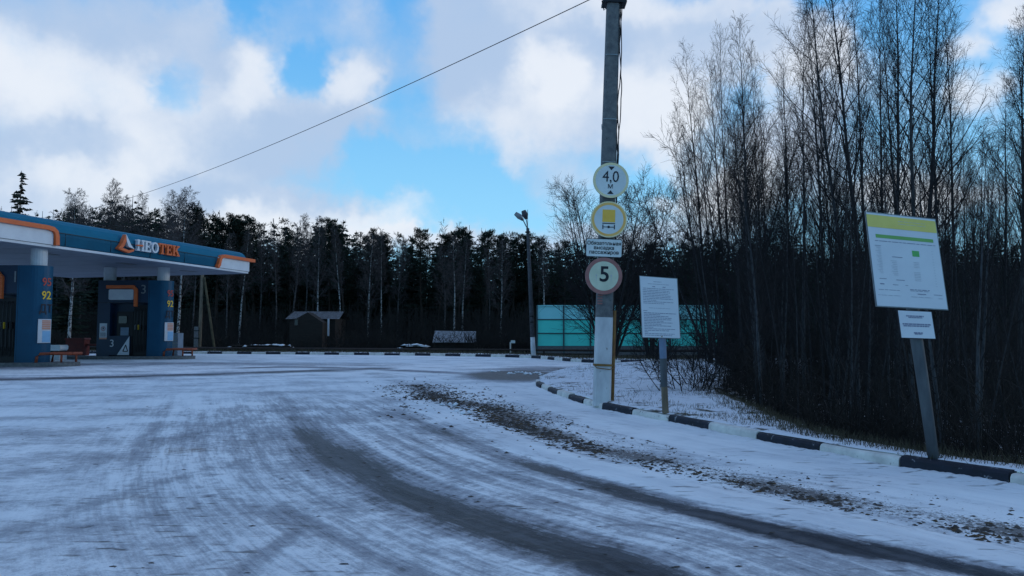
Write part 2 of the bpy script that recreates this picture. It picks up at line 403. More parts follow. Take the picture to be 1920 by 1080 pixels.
band([(3.5,-1),(2.6,1.6)] + g2([(1540,1080),(1250,990),(1050,925),(900,862),(790,800),(700,740)]), .45, .15, ([0,6,14],[1,1,.3]))
band([(x-.42, y) for x, y in [(2.6,-1),(1.7,1.5)] + GA], .06, .3, ([0,9,17],[1,.8,.2]))
band([(1.2,-1),(.8,2)] + g2([(900,1080),(700,985),(560,900),(480,820),(440,760)]), .26, .12)
for off, ww, st_ in ((-.75,.05,.22),(-.5,.03,.2),(.62,.04,.24),(.85,.06,.22),(1.1,.03,.25),(1.35,.05,.18),(2.35,.04,.2),(-1.3,.08,.14),(-1.9,.05,.14)): band([(x+off,y+.15*off) for x, y in [(2.6,-1),(1.7,1.5)] + GA], ww, st_, ([0,9,17],[1,1,.3]))
band(g2([(-150,1040),(0,1000),(150,955),(300,905),(460,862),(600,805)]), .10, .14)
band(g2([(-100,900),(120,880),(330,820),(520,770)]), .22, .16)
band(g2([(430,1090),(510,1030),(570,985)]), .07, .30)
band(g2([(520,960),(620,1000),(760,1060),(860,1110)]), .16, .30)
band(g2([(700,700),(850,748),(1000,800)]), .3, .13)
band(g2([(-600,722),(0,711),(250,706),(480,699),(700,691)]), .9, .56)
band(g2([(-300,690),(0,690),(180,683),(400,682),(700,684)]), 1.8, .32)
band(g2([(470,690),(560,688),(720,693),(860,700)]), .6, .5)
def spot(px, py, sx, sy, st):
    global bare
    x, y, _ = gp(px, py); bare = np.maximum(bare, .22 + st*np.exp(-(((Xg-x)/sx)**2+((Yg-y)/sy)**2)**2))
spot(965, 703, 1.65, 3.3, .95); spot(1030, 694, 2.6, 3.0, .55)
for p in ((60,780,.5,.6,.2),(150,990,.05,.05,.5),(390,930,.025,.05,.55),(560,980,.12,.14,.35),(320,1010,.5,.6,.12)): spot(*p)
# bright fresh ribbon beside the right-hand track
d_, t_ = dist_path(Xg, Yg, smooth_path(g2([(2050,1080),(1700,1010),(1400,945),(1150,885),(980,835),(820,770),(740,735)]), .3))
fresh = np.exp(-(d_/.26)**4)
d_, t_ = dist_path(Xg, Yg, smooth_path(g2([(1900,930),(1500,862),(1200,800),(1040,765),(960,740)]), .3)); fresh = np.maximum(fresh, .8*np.exp(-(d_/.45)**4))
bare = bare*(1-.8*fresh) ; bare = bare - .10*np.clip((du-3.0)/2, 0, 1)
zr = .006*fbm(Xg, Yg, 3, 3) - .012*np.clip(bare-.3, 0, .4) + .012*fresh
zr = np.where(Yg > 14, 0, zr)
kd = XK(Yg) - Xg
zr = zr + np.where(Yg < 27, (.010+.030*vnoise(Xg*0, Yg, 4, 91))*np.exp(-(kd/.09)**2), 0)
dpath = smooth_path(g2([(770,722),(815,748),(905,765),(960,795),(1100,842),(1290,884),(1450,922),(1650,962),(1900,1006),(2100,1050)]), .2)
dd_, dt_ = dist_path(Xg, Yg, dpath)
dirt = .46*np.exp(-np.abs((dd_+.08)/.30)**3)*(.15+1.3*fbm(Xg, Yg, 1.2, 66)) + .28*np.exp(-((dd_+.40)/.50)**4)*(.4+.9*fbm(Xg, Yg, 1.0, 67)) + .40*np.exp(-((Xg+.2)/1.1)**4-((Yg-12)/2.8)**4)*fbm(Xg, Yg, 1.4, 68)
crossw = np.clip(np.maximum((Yg-13)/4, (-du-1.6)/1.2 + 0*Yg), 0, 1)

# ---- the forecourt snow material
def road_material():
    m, t, n, l, b = newmat('trodden_snow_on_asphalt')
    def at(k): a = n.new('ShaderNodeAttribute'); a.attribute_name = k; return a.outputs['Fac']
    def ma(op, a, b_=None, c=None):
        q = n.new('ShaderNodeMath'); q.operation = op
        for i, v in enumerate((a, b_, c)):
            if v is None: continue
            if isinstance(v, (int, float)): q.inputs[i].default_value = v
            else: l.new(v, q.inputs[i])
        return q.outputs[0]
    def ns(vec, sc, det, ro=.6):
        q = n.new('ShaderNodeTexNoise'); l.new(vec, q.inputs['Vector']); q.inputs['Scale'].default_value = sc; q.inputs['Detail'].default_value = det; q.inputs['Roughness'].default_value = ro
        return q.outputs['Fac']
    def ss(v, a, b_):
        q = n.new('ShaderNodeMapRange'); q.interpolation_type = 'SMOOTHSTEP'; l.new(v, q.inputs[0]); q.inputs[1].default_value = a; q.inputs[2].default_value = b_; return q.outputs[0]
    cx = n.new('ShaderNodeCombineXYZ'); l.new(ma('MULTIPLY', at('flow_u'), 1.0), cx.inputs[0]); l.new(ma('MULTIPLY', at('flow_t'), .07), cx.inputs[1])
    gx = n.new('ShaderNodeTexCoord').outputs['Object']
    mpx = n.new('ShaderNodeMapping'); mpx.inputs['Scale'].default_value = (.28, 1.0, 1); mpx.inputs['Rotation'].default_value = (0, 0, .25); l.new(gx, mpx.inputs[0])
    streak = ns(cx.outputs[0], 4.5, 9, .68); streak2 = ns(cx.outputs[0], 26, 5, .65)
    cross = ns(mpx.outputs[0], 1.6, 8, .65)
    fine = ns(gx, 9, 8, .68); patch = ns(gx, .7, 5, .6); grain = ns(gx, 55, 3, .6)
    bare_ = at('bare')
    cw = at('crossw'); icw = ma('SUBTRACT', 1.0, cw)
    h = ma('ADD', bare_, ma('MULTIPLY', icw, ma('MULTIPLY_ADD', streak, 1.15, -.575)))
    h = ma('ADD', h, ma('MULTIPLY', icw, ma('MULTIPLY_ADD', streak2, .6, -.3)))
    h = ma('ADD', h, ma('MULTIPLY', ma('MULTIPLY_ADD', cw, .75, .2), ma('MULTIPLY_ADD', cross, .85, -.425)))
    h = ma('ADD', h, ma('MULTIPLY_ADD', fine, .72, -.36))
    h = ma('ADD', h, ma('MULTIPLY_ADD', patch, .45, -.225))
    h = ma('SUBTRACT', h, .035)
    h = ma('ADD', h, ma('MULTIPLY_ADD', grain, .34, -.17))
    h = ma('ADD', h, ma('MULTIPLY_ADD', ns(gx, 170, 2), .20, -.10))
    h = ma('ADD', h, ma('MULTIPLY_ADD', patch, .35, -.175))
    s1 = ss(h, .14, .54); s2 = ss(h, .50, .83)
    snv = n.new('ShaderNodeMix'); snv.data_type = 'RGBA'; l.new(ss(ma('ADD', ma('MULTIPLY', streak, .5), ma('MULTIPLY', patch, .5)), .38, .62), snv.inputs[0]); snv.inputs[6].default_value = (.83,.83,.84,1); snv.inputs[7].default_value = (.64,.65,.68,1)
    mx1 = n.new('ShaderNodeMix'); mx1.data_type = 'RGBA'; l.new(s1, mx1.inputs[0]); l.new(snv.outputs[2], mx1.inputs[6]); mx1.inputs[7].default_value = (.34,.34,.37,1)
    asp = n.new('ShaderNodeMix'); asp.data_type = 'RGBA'; l.new(ss(ma('ADD', ma('MULTIPLY', ns(cx.outputs[0], 9, 6, .6), .6), ma('MULTIPLY', fine, .4)), .40, .62), asp.inputs[0]); asp.inputs[6].default_value = (.016,.016,.022,1); asp.inputs[7].default_value = (.070,.070,.082,1)
    mx2 = n.new('ShaderNodeMix'); mx2.data_type = 'RGBA'; l.new(s2, mx2.inputs[0]); l.new(mx1.outputs[2], mx2.inputs[6]); l.new(asp.outputs[2], mx2.inputs[7])
    # small dark flecks of dirt and grit
    fl = ns(mpx.outputs[0], 13, 3, .5); flk = ss(fl, .60, .68)
    flm = ma('MULTIPLY', flk, ss(patch, .40, .60))
    mx3 = n.new('ShaderNodeMix'); mx3.data_type = 'RGBA'; l.new(ma('MULTIPLY', flm, .8), mx3.inputs[0]); l.new(mx2.outputs[2], mx3.inputs[6]); mx3.inputs[7].default_value = (.10,.09,.085,1)
    # sandy brown grime here and there
    br = ss(ns(gx, .45, 4), .60, .72)
    mx4 = n.new('ShaderNodeMix'); mx4.data_type = 'RGBA'; mx4.blend_type = 'MULTIPLY'; l.new(ma('MULTIPLY', br, s1), mx4.inputs[0]); l.new(mx3.outputs[2], mx4.inputs[6]); mx4.inputs[7].default_value = (.72,.60,.50,1)
    dn = ma('ADD', at('dirt'), ma('MULTIPLY_ADD', ns(gx, 22, 6, .7), 1.5, -.75)); dn = ma('ADD', dn, ma('MULTIPLY_ADD', ns(gx, 75, 3, .6), .8, -.4))
    dm = ma('MULTIPLY', ss(dn, .40, .62), ss(at('dirt'), .02, .12))
    mx5 = n.new('ShaderNodeMix'); mx5.data_type = 'RGBA'; l.new(ma('MULTIPLY', dm, .9), mx5.inputs[0]); l.new(mx4.outputs[2], mx5.inputs[6]); mx5.inputs[7].default_value = (.10,.085,.08,1)
    l.new(mx5.outputs[2], b.inputs['Base Color'])
    l.new(ma('MULTIPLY_ADD', s2, -.25, .72), b.inputs['Roughness']); b.inputs['Specular IOR Level'].default_value = .25
    bp = n.new('ShaderNodeBump'); bp.inputs['Strength'].default_value = .7; bp.inputs['Distance'].default_value = .02
    l.new(ma('ADD', ma('MULTIPLY', h, -1.2), ma('MULTIPLY', grain, .25)), bp.inputs['Height']); l.new(bp.outputs[0], b.inputs['Normal'])
    return m
road = grid_mesh('forecourt_road', Xg, Yg, zr, road_material(), dict(bare=bare, flow_u=du, flow_t=dt, crossw=crossw, dirt=dirt))
tag(road, kind='structure')

# ---- verge inside the right-hand kerb: snowy grass, then a ditch with leaf litter
def ground_material(name, thr, snow=(.70,.71,.75), soil=(.045,.04,.03), soil2=(.085,.070,.042), sc=3.0, use_attr=None):
    m, t, n, l, b = newmat(name)
    gx = n.new('ShaderNodeTexCoord').outputs['Object']
    def ns(sc_, det, ro):
        q = n.new('ShaderNodeTexNoise'); l.new(gx, q.inputs['Vector']); q.inputs['Scale'].default_value = sc_; q.inputs['Detail'].default_value = det; q.inputs['Roughness'].default_value = ro; return q.outputs['Fac']
    a = ns(sc, 9, .72); b2 = ns(sc*6, 5, .6); c = ns(.5, 3, .5)
    ad = n.new('ShaderNodeMath'); ad.operation = 'MULTIPLY_ADD'; l.new(c, ad.inputs[0]); ad.inputs[1].default_value = .35; l.new(a, ad.inputs[2])
    if use_attr:
        at = n.new('ShaderNodeAttribute'); at.attribute_name = use_attr
        ad2 = n.new('ShaderNodeMath'); ad2.operation = 'ADD'; l.new(ad.outputs[0], ad2.inputs[0]); l.new(at.outputs['Fac'], ad2.inputs[1]); ad = ad2
    mr = n.new('ShaderNodeMapRange'); mr.interpolation_type = 'SMOOTHSTEP'; mr.inputs[1].default_value = thr-.04; mr.inputs[2].default_value = thr+.07; l.new(ad.outputs[0], mr.inputs[0])
    r = n.new('ShaderNodeMix'); r.data_type = 'RGBA'; l.new(b2, r.inputs[0]); r.inputs[6].default_value = (*soil,1); r.inputs[7].default_value = (*soil2,1)
    mx = n.new('ShaderNodeMix'); mx.data_type = 'RGBA'; l.new(mr.outputs[0], mx.inputs[0]); l.new(r.outputs[2], mx.inputs[7]); mx.inputs[6].default_value = (*snow,1)
    l.new(mx.outputs[2], b.inputs['Base Color']); b.inputs['Roughness'].default_value = .9; b.inputs['Specular IOR Level'].default_value = .1
    bp = n.new('ShaderNodeBump'); bp.inputs['Strength'].default_value = .9; bp.inputs['Distance'].default_value = .04; l.new(a, bp.inputs['Height']); l.new(bp.outputs[0], b.inputs['Normal'])
    return m
EY = [-60,-5,3,5,6.36,6.9,7.9,8.85,10,11.1,12.4,13.75,15.2,17,19,21,23.5,26,27.4,30,31.5]
EX = [9.3,8.2,6.2,5.2,4.50,4.05,3.62,3.42,3.42,3.55,3.6,3.55,4.1,4.8,5.5,6.0,6.5,6.9,7.4,60,90]
def XE(y): return np.interp(y, EY, EX) + .12*(vnoise(y*0, y, 1.7, 5)-.5)
def verge_z(x, y):
    k = x - XK(y); e = XE(y)
    z = .118 + .02*fbm(x, y, 2.5, 8) + .10*np.clip(k/3, 0, 1)*np.clip((y-8)/8, 0, 1) + .16*np.exp(-((x-5)/3.0)**2-((y-23)/4.5)**2)
    z = z + .035*(fbm(x, y, .9, 9)-.5)*np.clip(k, 0, 1)
    s = np.clip((x - e)/1.8, 0, 1); s = s*s*(3-2*s)
    back = np.clip((y-26.6)/1.6, 0, 1)
    z = z - .95*s + s*.5*(fbm(x, y, .6, 12)-.5)
    return z
ys2 = axis([(-60,0,5),(0,5,.25),(5,14,.06),(14,29,.12),(29,31.4,.3)])
ss_ = axis([(0,1.2,.04),(1.2,4,.08),(4,9,.2),(9,30,1.2),(30,400,25)])
S2, Y2 = np.meshgrid(ss_, ys2); X2 = XK(Y2) + .11 + S2
# torn snow edge lying over the kerb top
X2[:,0] += .09*(vnoise(Y2[:,0]*0+3, Y2[:,0], 3.1, 77)-.62) + .03*(vnoise(Y2[:,0]*0+3, Y2[:,0], 14, 78)-.5)
Z2 = verge_z(X2, Y2); Z2[:,0] = .117; Z2[:,1] = .128; Z2[:,2] = .134
litter = np.clip((X2 - XE(Y2) + .1)/.35, 0, 1)*.15
verge = grid_mesh('verge', X2, Y2, Z2, ground_material('snowy_grass', .745, use_attr='litter'), dict(litter=litter)); tag(verge, kind='structure')

# ---- far ground beyond the far kerb, and the big ground sheet to the horizon
xf = axis([(-700,-80,40),(-80,-30,3),(-30,12,.4),(12,80,3),(80,700,40)]); vf = axis([(0,8,.25),(8,30,1),(30,100,5),(100,1100,50)])
VX, VV = np.meshgrid(xf, vf); VY = YF(np.clip(VX,-70,80)) + .12 + VV
VZ = .10 + .06*(fbm(VX, VY, .8, 21)-.5)*np.clip(VV,0,1) - .5*np.clip((VV-4)/6,0,1) + .5*np.clip((VV-20)/20,0,1); VZ[0,:] = .09
wild = np.clip((VV-3.0)/1.5, 0, 1)*.32*np.where(VX<-6, .9, 1) + .03
fg = grid_mesh('far_ground', VX, VY, VZ, ground_material('rough_winter_grass', .72, soil=(.022,.018,.014), soil2=(.06,.048,.03), sc=2.2, use_attr='litter'), dict(litter=wild)); tag(fg, kind='structure')
xb = axis([(-700,-90,60),(-90,10,10),(10,80,10)]); yb = axis([(-700,-40,60),(-40,60,4)])
BX, BY = np.meshgrid(xb, yb); BY = np.minimum(BY, YF(np.clip(BX,-70,80))+.1); BX = np.minimum(BX, np.where(BY < 31, XK(BY)+.04, 1e9))
gr = grid_mesh('ground', BX, BY, BX*0-.05, ground_material('snowy_field', .8)); tag(gr, kind='structure')

# ------------------------------------------------------------------ kerbs: 1 m stones painted white and navy by turns
def kerb(name, path, start, seed, h=.115, wdt=.15, blk=(.95,), side=1, detailed=True):
    rng = random.Random(seed); mb = MB()
    seg = np.diff(path, axis=0); ln = np.linalg.norm(seg, axis=1); cum = np.concatenate([[0], np.cumsum(ln)])
    def P_(s): return np.array([np.interp(s, cum, path[:,0]), np.interp(s, cum, path[:,1])])
    s = start; k = 0
    while s < cum[-1] - 1:
        L_ = rng.choice(blk) if len(blk) > 1 else blk[0]*rng.uniform(.97, 1.03)
        n = 5 if detailed else 2; jz = rng.uniform(-.013, .010); jo = rng.uniform(-.014, .014)
        rows = []
        for q in range(n+1):
            t = s + .008 + (L_-.016)*q/n; p = P_(t); d = P_(min(t+.05, cum[-1])) - P_(max(t-.05, 0)); d /= np.linalg.norm(d) + 1e-9
            nr = np.array([d[1], -d[0]])*side      # towards the verge
            def pt(o, z): return (p[0]+nr[0]*(o+jo), p[1]+nr[1]*(o+jo), z+(jz if z > 0 else 0))
            rows.append([pt(0, -.03), pt(.012, h-.03), pt(.03, h-.006), pt(.055, h), pt(wdt, h), pt(wdt, -.03)])
        i0 = len(mb.v); m_ = k % 2
        for r_ in rows: mb.v += r_
        for a in range(n):
            for b_ in range(5):
                i = i0 + a*6 + b_
                mb.f.append((i, i+1, i+7, i+6) if side < 0 else (i, i+6, i+7, i+1)); mb.m.append(m_)
        mb.f.append(tuple(i0+x for x in range(6))); mb.m.append(m_); mb.f.append(tuple(i0+n*6+x for x in range(5,-1,-1))); mb.m.append(m_)
        s += L_; k += 1
    o = mb.build(name, [M['kerbwhite'], M['navy']]); tag(o, kind='structure'); return o
# phase so that a navy stone begins at (2.8, 8.79)
dK = np.linalg.norm(KS - np.array([2.8, 8.79]), axis=1); cumK = np.concatenate([[0], np.cumsum(np.linalg.norm(np.diff(KS, axis=0), axis=1))])
s0 = cumK[dK.argmin()]
kerb('kerb', KS, (s0 % 1.9) , 3, side=1)
kerb('far_kerb', KFS[KFS[:,0] > -60], 0, 5, h=.14, blk=(1.0,), side=-1, detailed=False)

# ------------------------------------------------------------------ loose matter on the snow
rng = random.Random(11)
mb = MB()
cl = smooth_path(g2([(770,722),(815,748),(905,765),(960,795),(1100,842),(1290,884),(1450,922),(1650,962),(1900,1006),(2100,1050)]), .1)
def on_free(x, y): return x < float(XK(y)) - .03
for i in range(6500):
    t = rng.random()*(len(cl)-2); j = int(t); d = cl[j+1] - cl[j]; p = cl[j] + d*(t-j); d /= np.linalg.norm(d)+1e-9
    wdt = .17 + .06*math.sin(j*.13) + (.25 if p[1] > 10.5 else 0)
    o_ = rng.gauss(0, wdt) if rng.random() < .62 else rng.uniform(-.95, .15)
    x, y = p[0] - d[1]*(-o_) , p[1] + d[0]*(-o_)
    if y < 12 and rng.random() > 2.6*(float(vnoise(np.array([x]), np.array([y]), 1.6, 88)[0])-.05): continue
    if not on_free(x, y): continue
    s = rng.choice((.004,.005,.006,.008,.010,.014,.024))*(1.2 if y > 8 else 1)
    if o_ < -.25: s *= .7
    mb.blob((x, y, .002), s*rng.uniform(.8,1.8), s*rng.uniform(.7,1.2), s*rng.uniform(.4,.9), rng, 0 if rng.random() < .75 else 1)
for cx_, cy_, r_, n_ in ((815,745,.5,420),(915,772,.45,420),(935,790,.35,300),(850,752,.9,300),(1000,805,.5,200),(1100,840,.2,90),(960,790,.4,120),(760,722,.9,90)):
    X0, Y0, _ = gp(cx_, cy_)
    for i in range(n_):
        x, y = X0 + rng.gauss(0, r_*.55), Y0 + rng.gauss(0, r_*1.6); s = rng.choice((.008,.012,.016,.022,.032))
        mb.blob((x, y, .0), s*1.3, s, s*.7, rng, 0 if rng.random() < .8 else 1)
tag(mb.build('soil_clods', [M['clod'], M['leaf']]), 'dark soil clods and leaves ploughed up along the snowy lane', 'soil', kind='stuff')
mb = MB()
for i in range(650):                       # specks all over the trodden snow
    x, y = rng.uniform(-7, 3.5), rng.uniform(3.2, 13)
    if vnoise(np.array([x]), np.array([y]), .9, 50)[0] < .45: continue
    if not on_free(x, y): continue
    s = rng.choice((.004,.006,.009,.014)); mb.blob((x, y, .001), s*2.0, s*.9, s*.5, rng)
tag(mb.build('grit', [M['clod']]), 'scattered dark grit specks on the trodden snow', 'grit', kind='stuff')
mb = MB()                                  # small snow lumps on the bare patch
for px, py in ((975,699),(985,700),(990,702),(1005,700),(930,697),(1018,703),(960,701),(845,760),(870,775)):
    X0, Y0, _ = gp(px, py)
    for q in range(5): mb.blob((X0+rng.uniform(-.15,.15), Y0+rng.uniform(-.2,.2), 0), .07, .06, .05, rng)
tag(mb.build('snow_lumps', M['snow'], smooth=True), 'small snow lumps on the bare wet asphalt at the side road', 'snow', kind='stuff')
mb = MB()                                  # dry grass blades poking through on the verge
for i in range(12000):
    y = rng.choice((rng.uniform(5, 12), rng.uniform(8, 27), rng.uniform(12, 27))); e = float(XE(np.array([y]))[0]); k = float(XK(y)) + .16
    x = rng.uniform(k, e+.3) if rng.random() < .6 else e + rng.uniform(-.35, .5)
    if fbm(np.array([x]), np.array([y]), 1.6, 60)[0] < .46 and x < e-.3: continue
    z = float(verge_z(np.array([x]), np.array([y]))[0]); hh = rng.uniform(.02, .07)*(1.8 if x > e-.2 else 1); a = rng.uniform(0, 6.28); b_ = rng.uniform(.3, 1.2)*hh
    dx, dy = math.cos(a), math.sin(a)
    mb.tri((x-dy*.004, y+dx*.004, z-.005), (x+dy*.004, y-dx*.004, z-.005), (x+dx*b_, y+dy*b_, z+hh))
tag(mb.build('dry_grass', M['straw']), 'dry straw coloured grass poking through snow behind the kerb', 'grass', kind='stuff')
mb = MB()
for i in range(5000):
    x = rng.uniform(-32, 9); y = float(YF(x)) + rng.uniform(.2, 4.5); a = rng.uniform(0, 6.28); hh = rng.uniform(.08, .3); b_ = rng.uniform(.1,.7)*hh
    mb.tri((x-.01, y, .06), (x+.012, y, .06), (x+math.cos(a)*b_, y+math.sin(a)*b_, .08+hh))
tag(mb.build('weeds', M['straw']), 'brown weeds standing in snow beyond the far kerb', 'weeds', kind='stuff')

# ------------------------------------------------------------------ petrol station canopy
CB = 4.6                                              # underside height
K0 = np.array(dp(463, 513, 41.5)[:2]); Pn = np.array(dp(0, 452, 26.9)[:2])
fdir = (K0 - Pn)/np.linalg.norm(K0 - Pn); ndir = np.array([fdir[1], -fdir[0]])     # outward, towards the road
rotz = math.atan2(fdir[1], fdir[0])
CB = (dp(463,513,41.5)[2] + dp(0,452,26.9)[2])/2
# local frame: x along the fascia (0 at the far corner, negative towards the camera), -y outward, z up
can = empty('forecourt_canopy', (K0[0], K0[1], 0), (0, 0, rotz), label='long blue petrol station canopy with orange trims and white underside', cat='canopy')
LEN, WID = 30.0, 12.0
def can_s(px, z):      # local x of the fascia point seen in column px
    lo, hi = -LEN, 3.0
    for _ in range(40):
        mid = (lo+hi)/2; p = K0 + fdir*mid
        zz = z - CAMZ; dep = p[1]*math.cos(PITCH) + zz*math.sin(PITCH)
        if 960 + F*p[0]/dep < px: lo = mid
        else: hi = mid
    return lo
zs = lambda dz: CB + dz
prof = [(.02,.10),(-.04,.14),(-.07,.50),(-.05,.62)]              # lower fascia, (y, dz)
prof2 = [(-.05,.64),(0,.80),(.10,.98),(.26,1.12),(.45,1.19)]
def sweep(mb, pr, x0, x1, m=0, n=1):
    for a in range(len(pr)-1):
        (y0,z0),(y1,z1) = pr[a], pr[a+1]
        mb.quad((x0,y0,zs(z0)),(x1,y0,zs(z0)),(x1,y1,zs(z1)),(x0,y1,zs(z1)), m)
def closed_profile(mb, pr, x0, x1, yb, m=0):
    pr = list(pr) + [(yb, pr[-1][1]), (yb, pr[0][1])]
    i = len(mb.v); n = len(pr)
    mb.v += [(x0,y,zs(z)) for y,z in pr] + [(x1,y,zs(z)) for y,z in pr]
    for k in range(n): a, b_ = i+k, i+(k+1)%n; mb.f.append((a, a+n, b_+n, b_)); mb.m.append(m)
    mb.f.append(tuple(range(i, i+n))); mb.m.append(m); mb.f.append(tuple(range(i+2*n-1, i+n-1, -1))); mb.m.append(m)
mb = MB(); closed_profile(mb, prof, -LEN, -.05, .3); mb.build('fascia', M['blue'], can)
mb = MB(); closed_profile(mb, prof2, -LEN, -.08, .8); mb.build('fascia_top', M['bluetop'], can)
mb = MB(); mb.box(-LEN, -.05, -.07, -.03, zs(.615), zs(.64)); mb.build('seam', M['black'], can)
for k in range(12):
    mb = MB(); x = -2.9-k*2.35; mb.box(x, x+.012, -.0725, -.03, zs(.15), zs(.60)); mb.build('panel_joint', M['black'], can)
# end face of the canopy (away side) and back
mb = MB(); mb.box(-.3, -.06, .82, WID, zs(.10), zs(1.1)); mb.box(-LEN, -.4, WID-.2, WID, zs(.1), zs(1.1)); mb.build('end_fascia', M['stationwhite'], can)
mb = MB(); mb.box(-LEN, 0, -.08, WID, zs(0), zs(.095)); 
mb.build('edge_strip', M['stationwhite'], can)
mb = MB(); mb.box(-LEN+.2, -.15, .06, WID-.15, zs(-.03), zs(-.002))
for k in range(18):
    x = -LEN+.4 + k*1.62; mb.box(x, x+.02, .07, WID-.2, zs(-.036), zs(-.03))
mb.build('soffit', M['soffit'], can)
for k in range(6):
    mb = MB(); x = -3.0 - k*4.4; mb.box(x, x+.9, 1.6, 2.0, zs(-.05), zs(-.033)); mb.build('ceiling_lamp', M['metal'], can)
mb = MB(); mb.box(-LEN, -.4, .5, WID-.25, zs(1.1), zs(1.17)); mb.build('roof_deck', M['snow'], can)
# white panel + orange trim at the far corner
xa = can_s(406, zs(.5))
mb = MB(); mb.box(xa, .02, -.13, -.075, zs(.11), zs(.66)); mb.build('white_panel', M['stationwhite'], can)
def trim(x0, x1, curl_at_left):
    mb = MB(); zt, r_ = .74, .16
    if curl_at_left: pts = [(x0-.10, .12),(x0+.02,.25),(x0+.08,.45),(x0+.14,.60),(x0+.26,zt-.04),(x0+.45,zt),(x1,zt)]
    else: pts = [(x0,zt),(x1-.45,zt),(x1-.2,zt-.03),(x1-.07,zt-.12),(x1-.02,zt-.3),(x1,.10)]
    hw = .085
    up, dn = [], []
    for i, p in enumerate(pts):
        a = pts[max(i-1,0)]; b_ = pts[min(i+1,len(pts)-1)]; dx, dz = b_[0]-a[0], b_[1]-a[1]; l_ = math.hypot(dx, dz)
        nx, nz_ = -dz/l_*hw, dx/l_*hw; up.append((p[0]+nx, p[1]+nz_)); dn.append((p[0]-nx, p[1]-nz_))
    for i in range(len(pts)-1):
        q = [dn[i], dn[i+1], up[i+1], up[i]]
        mb.prism([(a, zs(b_)) for a, b_ in q], -.24, -.02)
    return mb.build('orange_trim', M['orange'], can)
trim(xa-.05, .42, True)
xb_ = can_s(100, zs(.4)); 
mb = MB(); mb.box(-LEN, xb_-.12, -.13, -.075, zs(.11), zs(.66)); mb.build('white_panel', M['stationwhite'], can)
trim(-LEN, xb_, False)
# raised lettering: slab capitals
def letters():
    spec = {
     'H': [(0,0,.30,.14),(.52,0,.82,.14),(0,.86,.30,1),(.52,.86,.82,1),(.06,.13,.24,.87),(.58,.13,.76,.87)],
     'E': [(0,0,.70,.14),(0,.86,.70,1),(.08,.13,.28,.87),(.27,.43,.52,.57),(.58,.13,.70,.30),(.58,.70,.70,.87),(.46,.36,.54,.64)],
     'T': [(.24,0,.62,.12),(.33,.11,.53,.87),(0,.86,.86,1),(0,.66,.12,.87),(.74,.66,.86,.87)],
     'K': [(0,0,.34,.14),(0,.86,.34,1),(.07,.13,.27,.87)]}
    z0 = .36; Ht = .50
    xl, xr = can_s(250, zs(.5)), can_s(330, zs(.5)); seq = 'HEOTEK'; wid = [.90,.80,.90,.92,.80,.92]; k = (xr-xl)/sum(wid); x = xl
    for ch, wd in zip(seq, wid):
        mb = MB(); m_ = M['stationwhite'] if seq.index(ch) < 3 and x < xl + (xr-xl)*.48 else M['orange']
        for bx_ in spec.get(ch, []): mb.box(x+bx_[0]*k, x+bx_[2]*k, -.22, -.08, zs(z0+bx_[1]*Ht), zs(z0+bx_[3]*Ht))
        if ch == 'O':
            for q in range(16):
                a0, a1 = q*math.pi/8, (q+1)*math.pi/8; c_ = (x+.42*k, z0+Ht/2)
                P1 = lambda a, rx, rz: (c_[0]+rx*math.cos(a), zs(c_[1]+rz*math.sin(a)))
                mb.prism([P1(a0,.25*k,.36*Ht), P1(a0,.42*k,.5*Ht), P1(a1,.42*k,.5*Ht), P1(a1,.25*k,.36*Ht)], -.22, -.08)
        if ch == 'K':
            mb.prism([(x+.26*k,zs(z0+.42*Ht)),(x+.36*k,zs(z0+.42*Ht)),(x+.80*k,zs(z0+.9*Ht)),(x+.60*k,zs(z0+.9*Ht))], -.22, -.08)
            mb.prism([(x+.34*k,zs(z0+.55*Ht)),(x+.62*k,zs(z0+.1*Ht)),(x+.86*k,zs(z0+.1*Ht)),(x+.50*k,zs(z0+.66*Ht))], -.225, -.085)
            mb.box(x+.54*k, x+.9*k, -.22, -.08, zs(z0), zs(z0+.12*Ht)); mb.box(x+.54*k, x+.88*k, -.22, -.08, zs(z0+.88*Ht), zs(z0+Ht))
        mb.build('letter', m_, can)
        if ch == 'H' :
            q = MB(); q.prism([(x-.18*k, zs(z0+.44*Ht)),(x+.1*k, zs(z0+.40*Ht)),(x+.62*k, zs(z0+.42*Ht)),(x+.62*k, zs(z0+.56*Ht)),(x+.1*k, zs(z0+.54*Ht))], -.25, -.15); q.build('crossbar', M['orange'], can)
        x += wd*k
letters()
ex = can_s(229, zs(.6)); es = .50
def em(pts, m_, nm, y0=-.24):
    mb = MB(); mb.prism([(ex+a*es, zs(.62+b_*es)) for a, b_ in pts], y0, -.06); mb.build(nm, m_, can)
em([(-.95,-.62),(-.35,-.50),(.3,-.62),(.95,-.45),(.85,-.66),(.3,-.86),(-.35,-.72)], M['orange'], 'emblem_base')
em([(-.95,-.60),(-.5,-.1),(-.1,.72),(.0,.2),(-.25,-.3),(-.45,-.5)], M['orange'], 'emblem_sail')
em([(-.08,.75),(.25,.3),(.55,-.15),(.95,-.45),(.55,-.38),(.25,-.30),(.02,.15)], M['stationwhite'], 'emblem_sail')
# columns carrying the canopy are built with the two pump pylons below
COLS = []
def circ(cx, cy, r, n=20): return [(cx+r*math.cos(2*math.pi*i/n), cy+r*math.sin(2*math.pi*i/n)) for i in range(n)]
inv = lambda p: ((np.array(p)-K0)@fdir, -(np.array(p)-K0)@ndir)
def add_column(wx, wy):
    lx, ly = inv((wx, wy)); mb = MB(); mb.vprism(circ(lx, ly, .29), .14, zs(-.032)); mb.build('column', M['columngrey'], can, smooth=False)

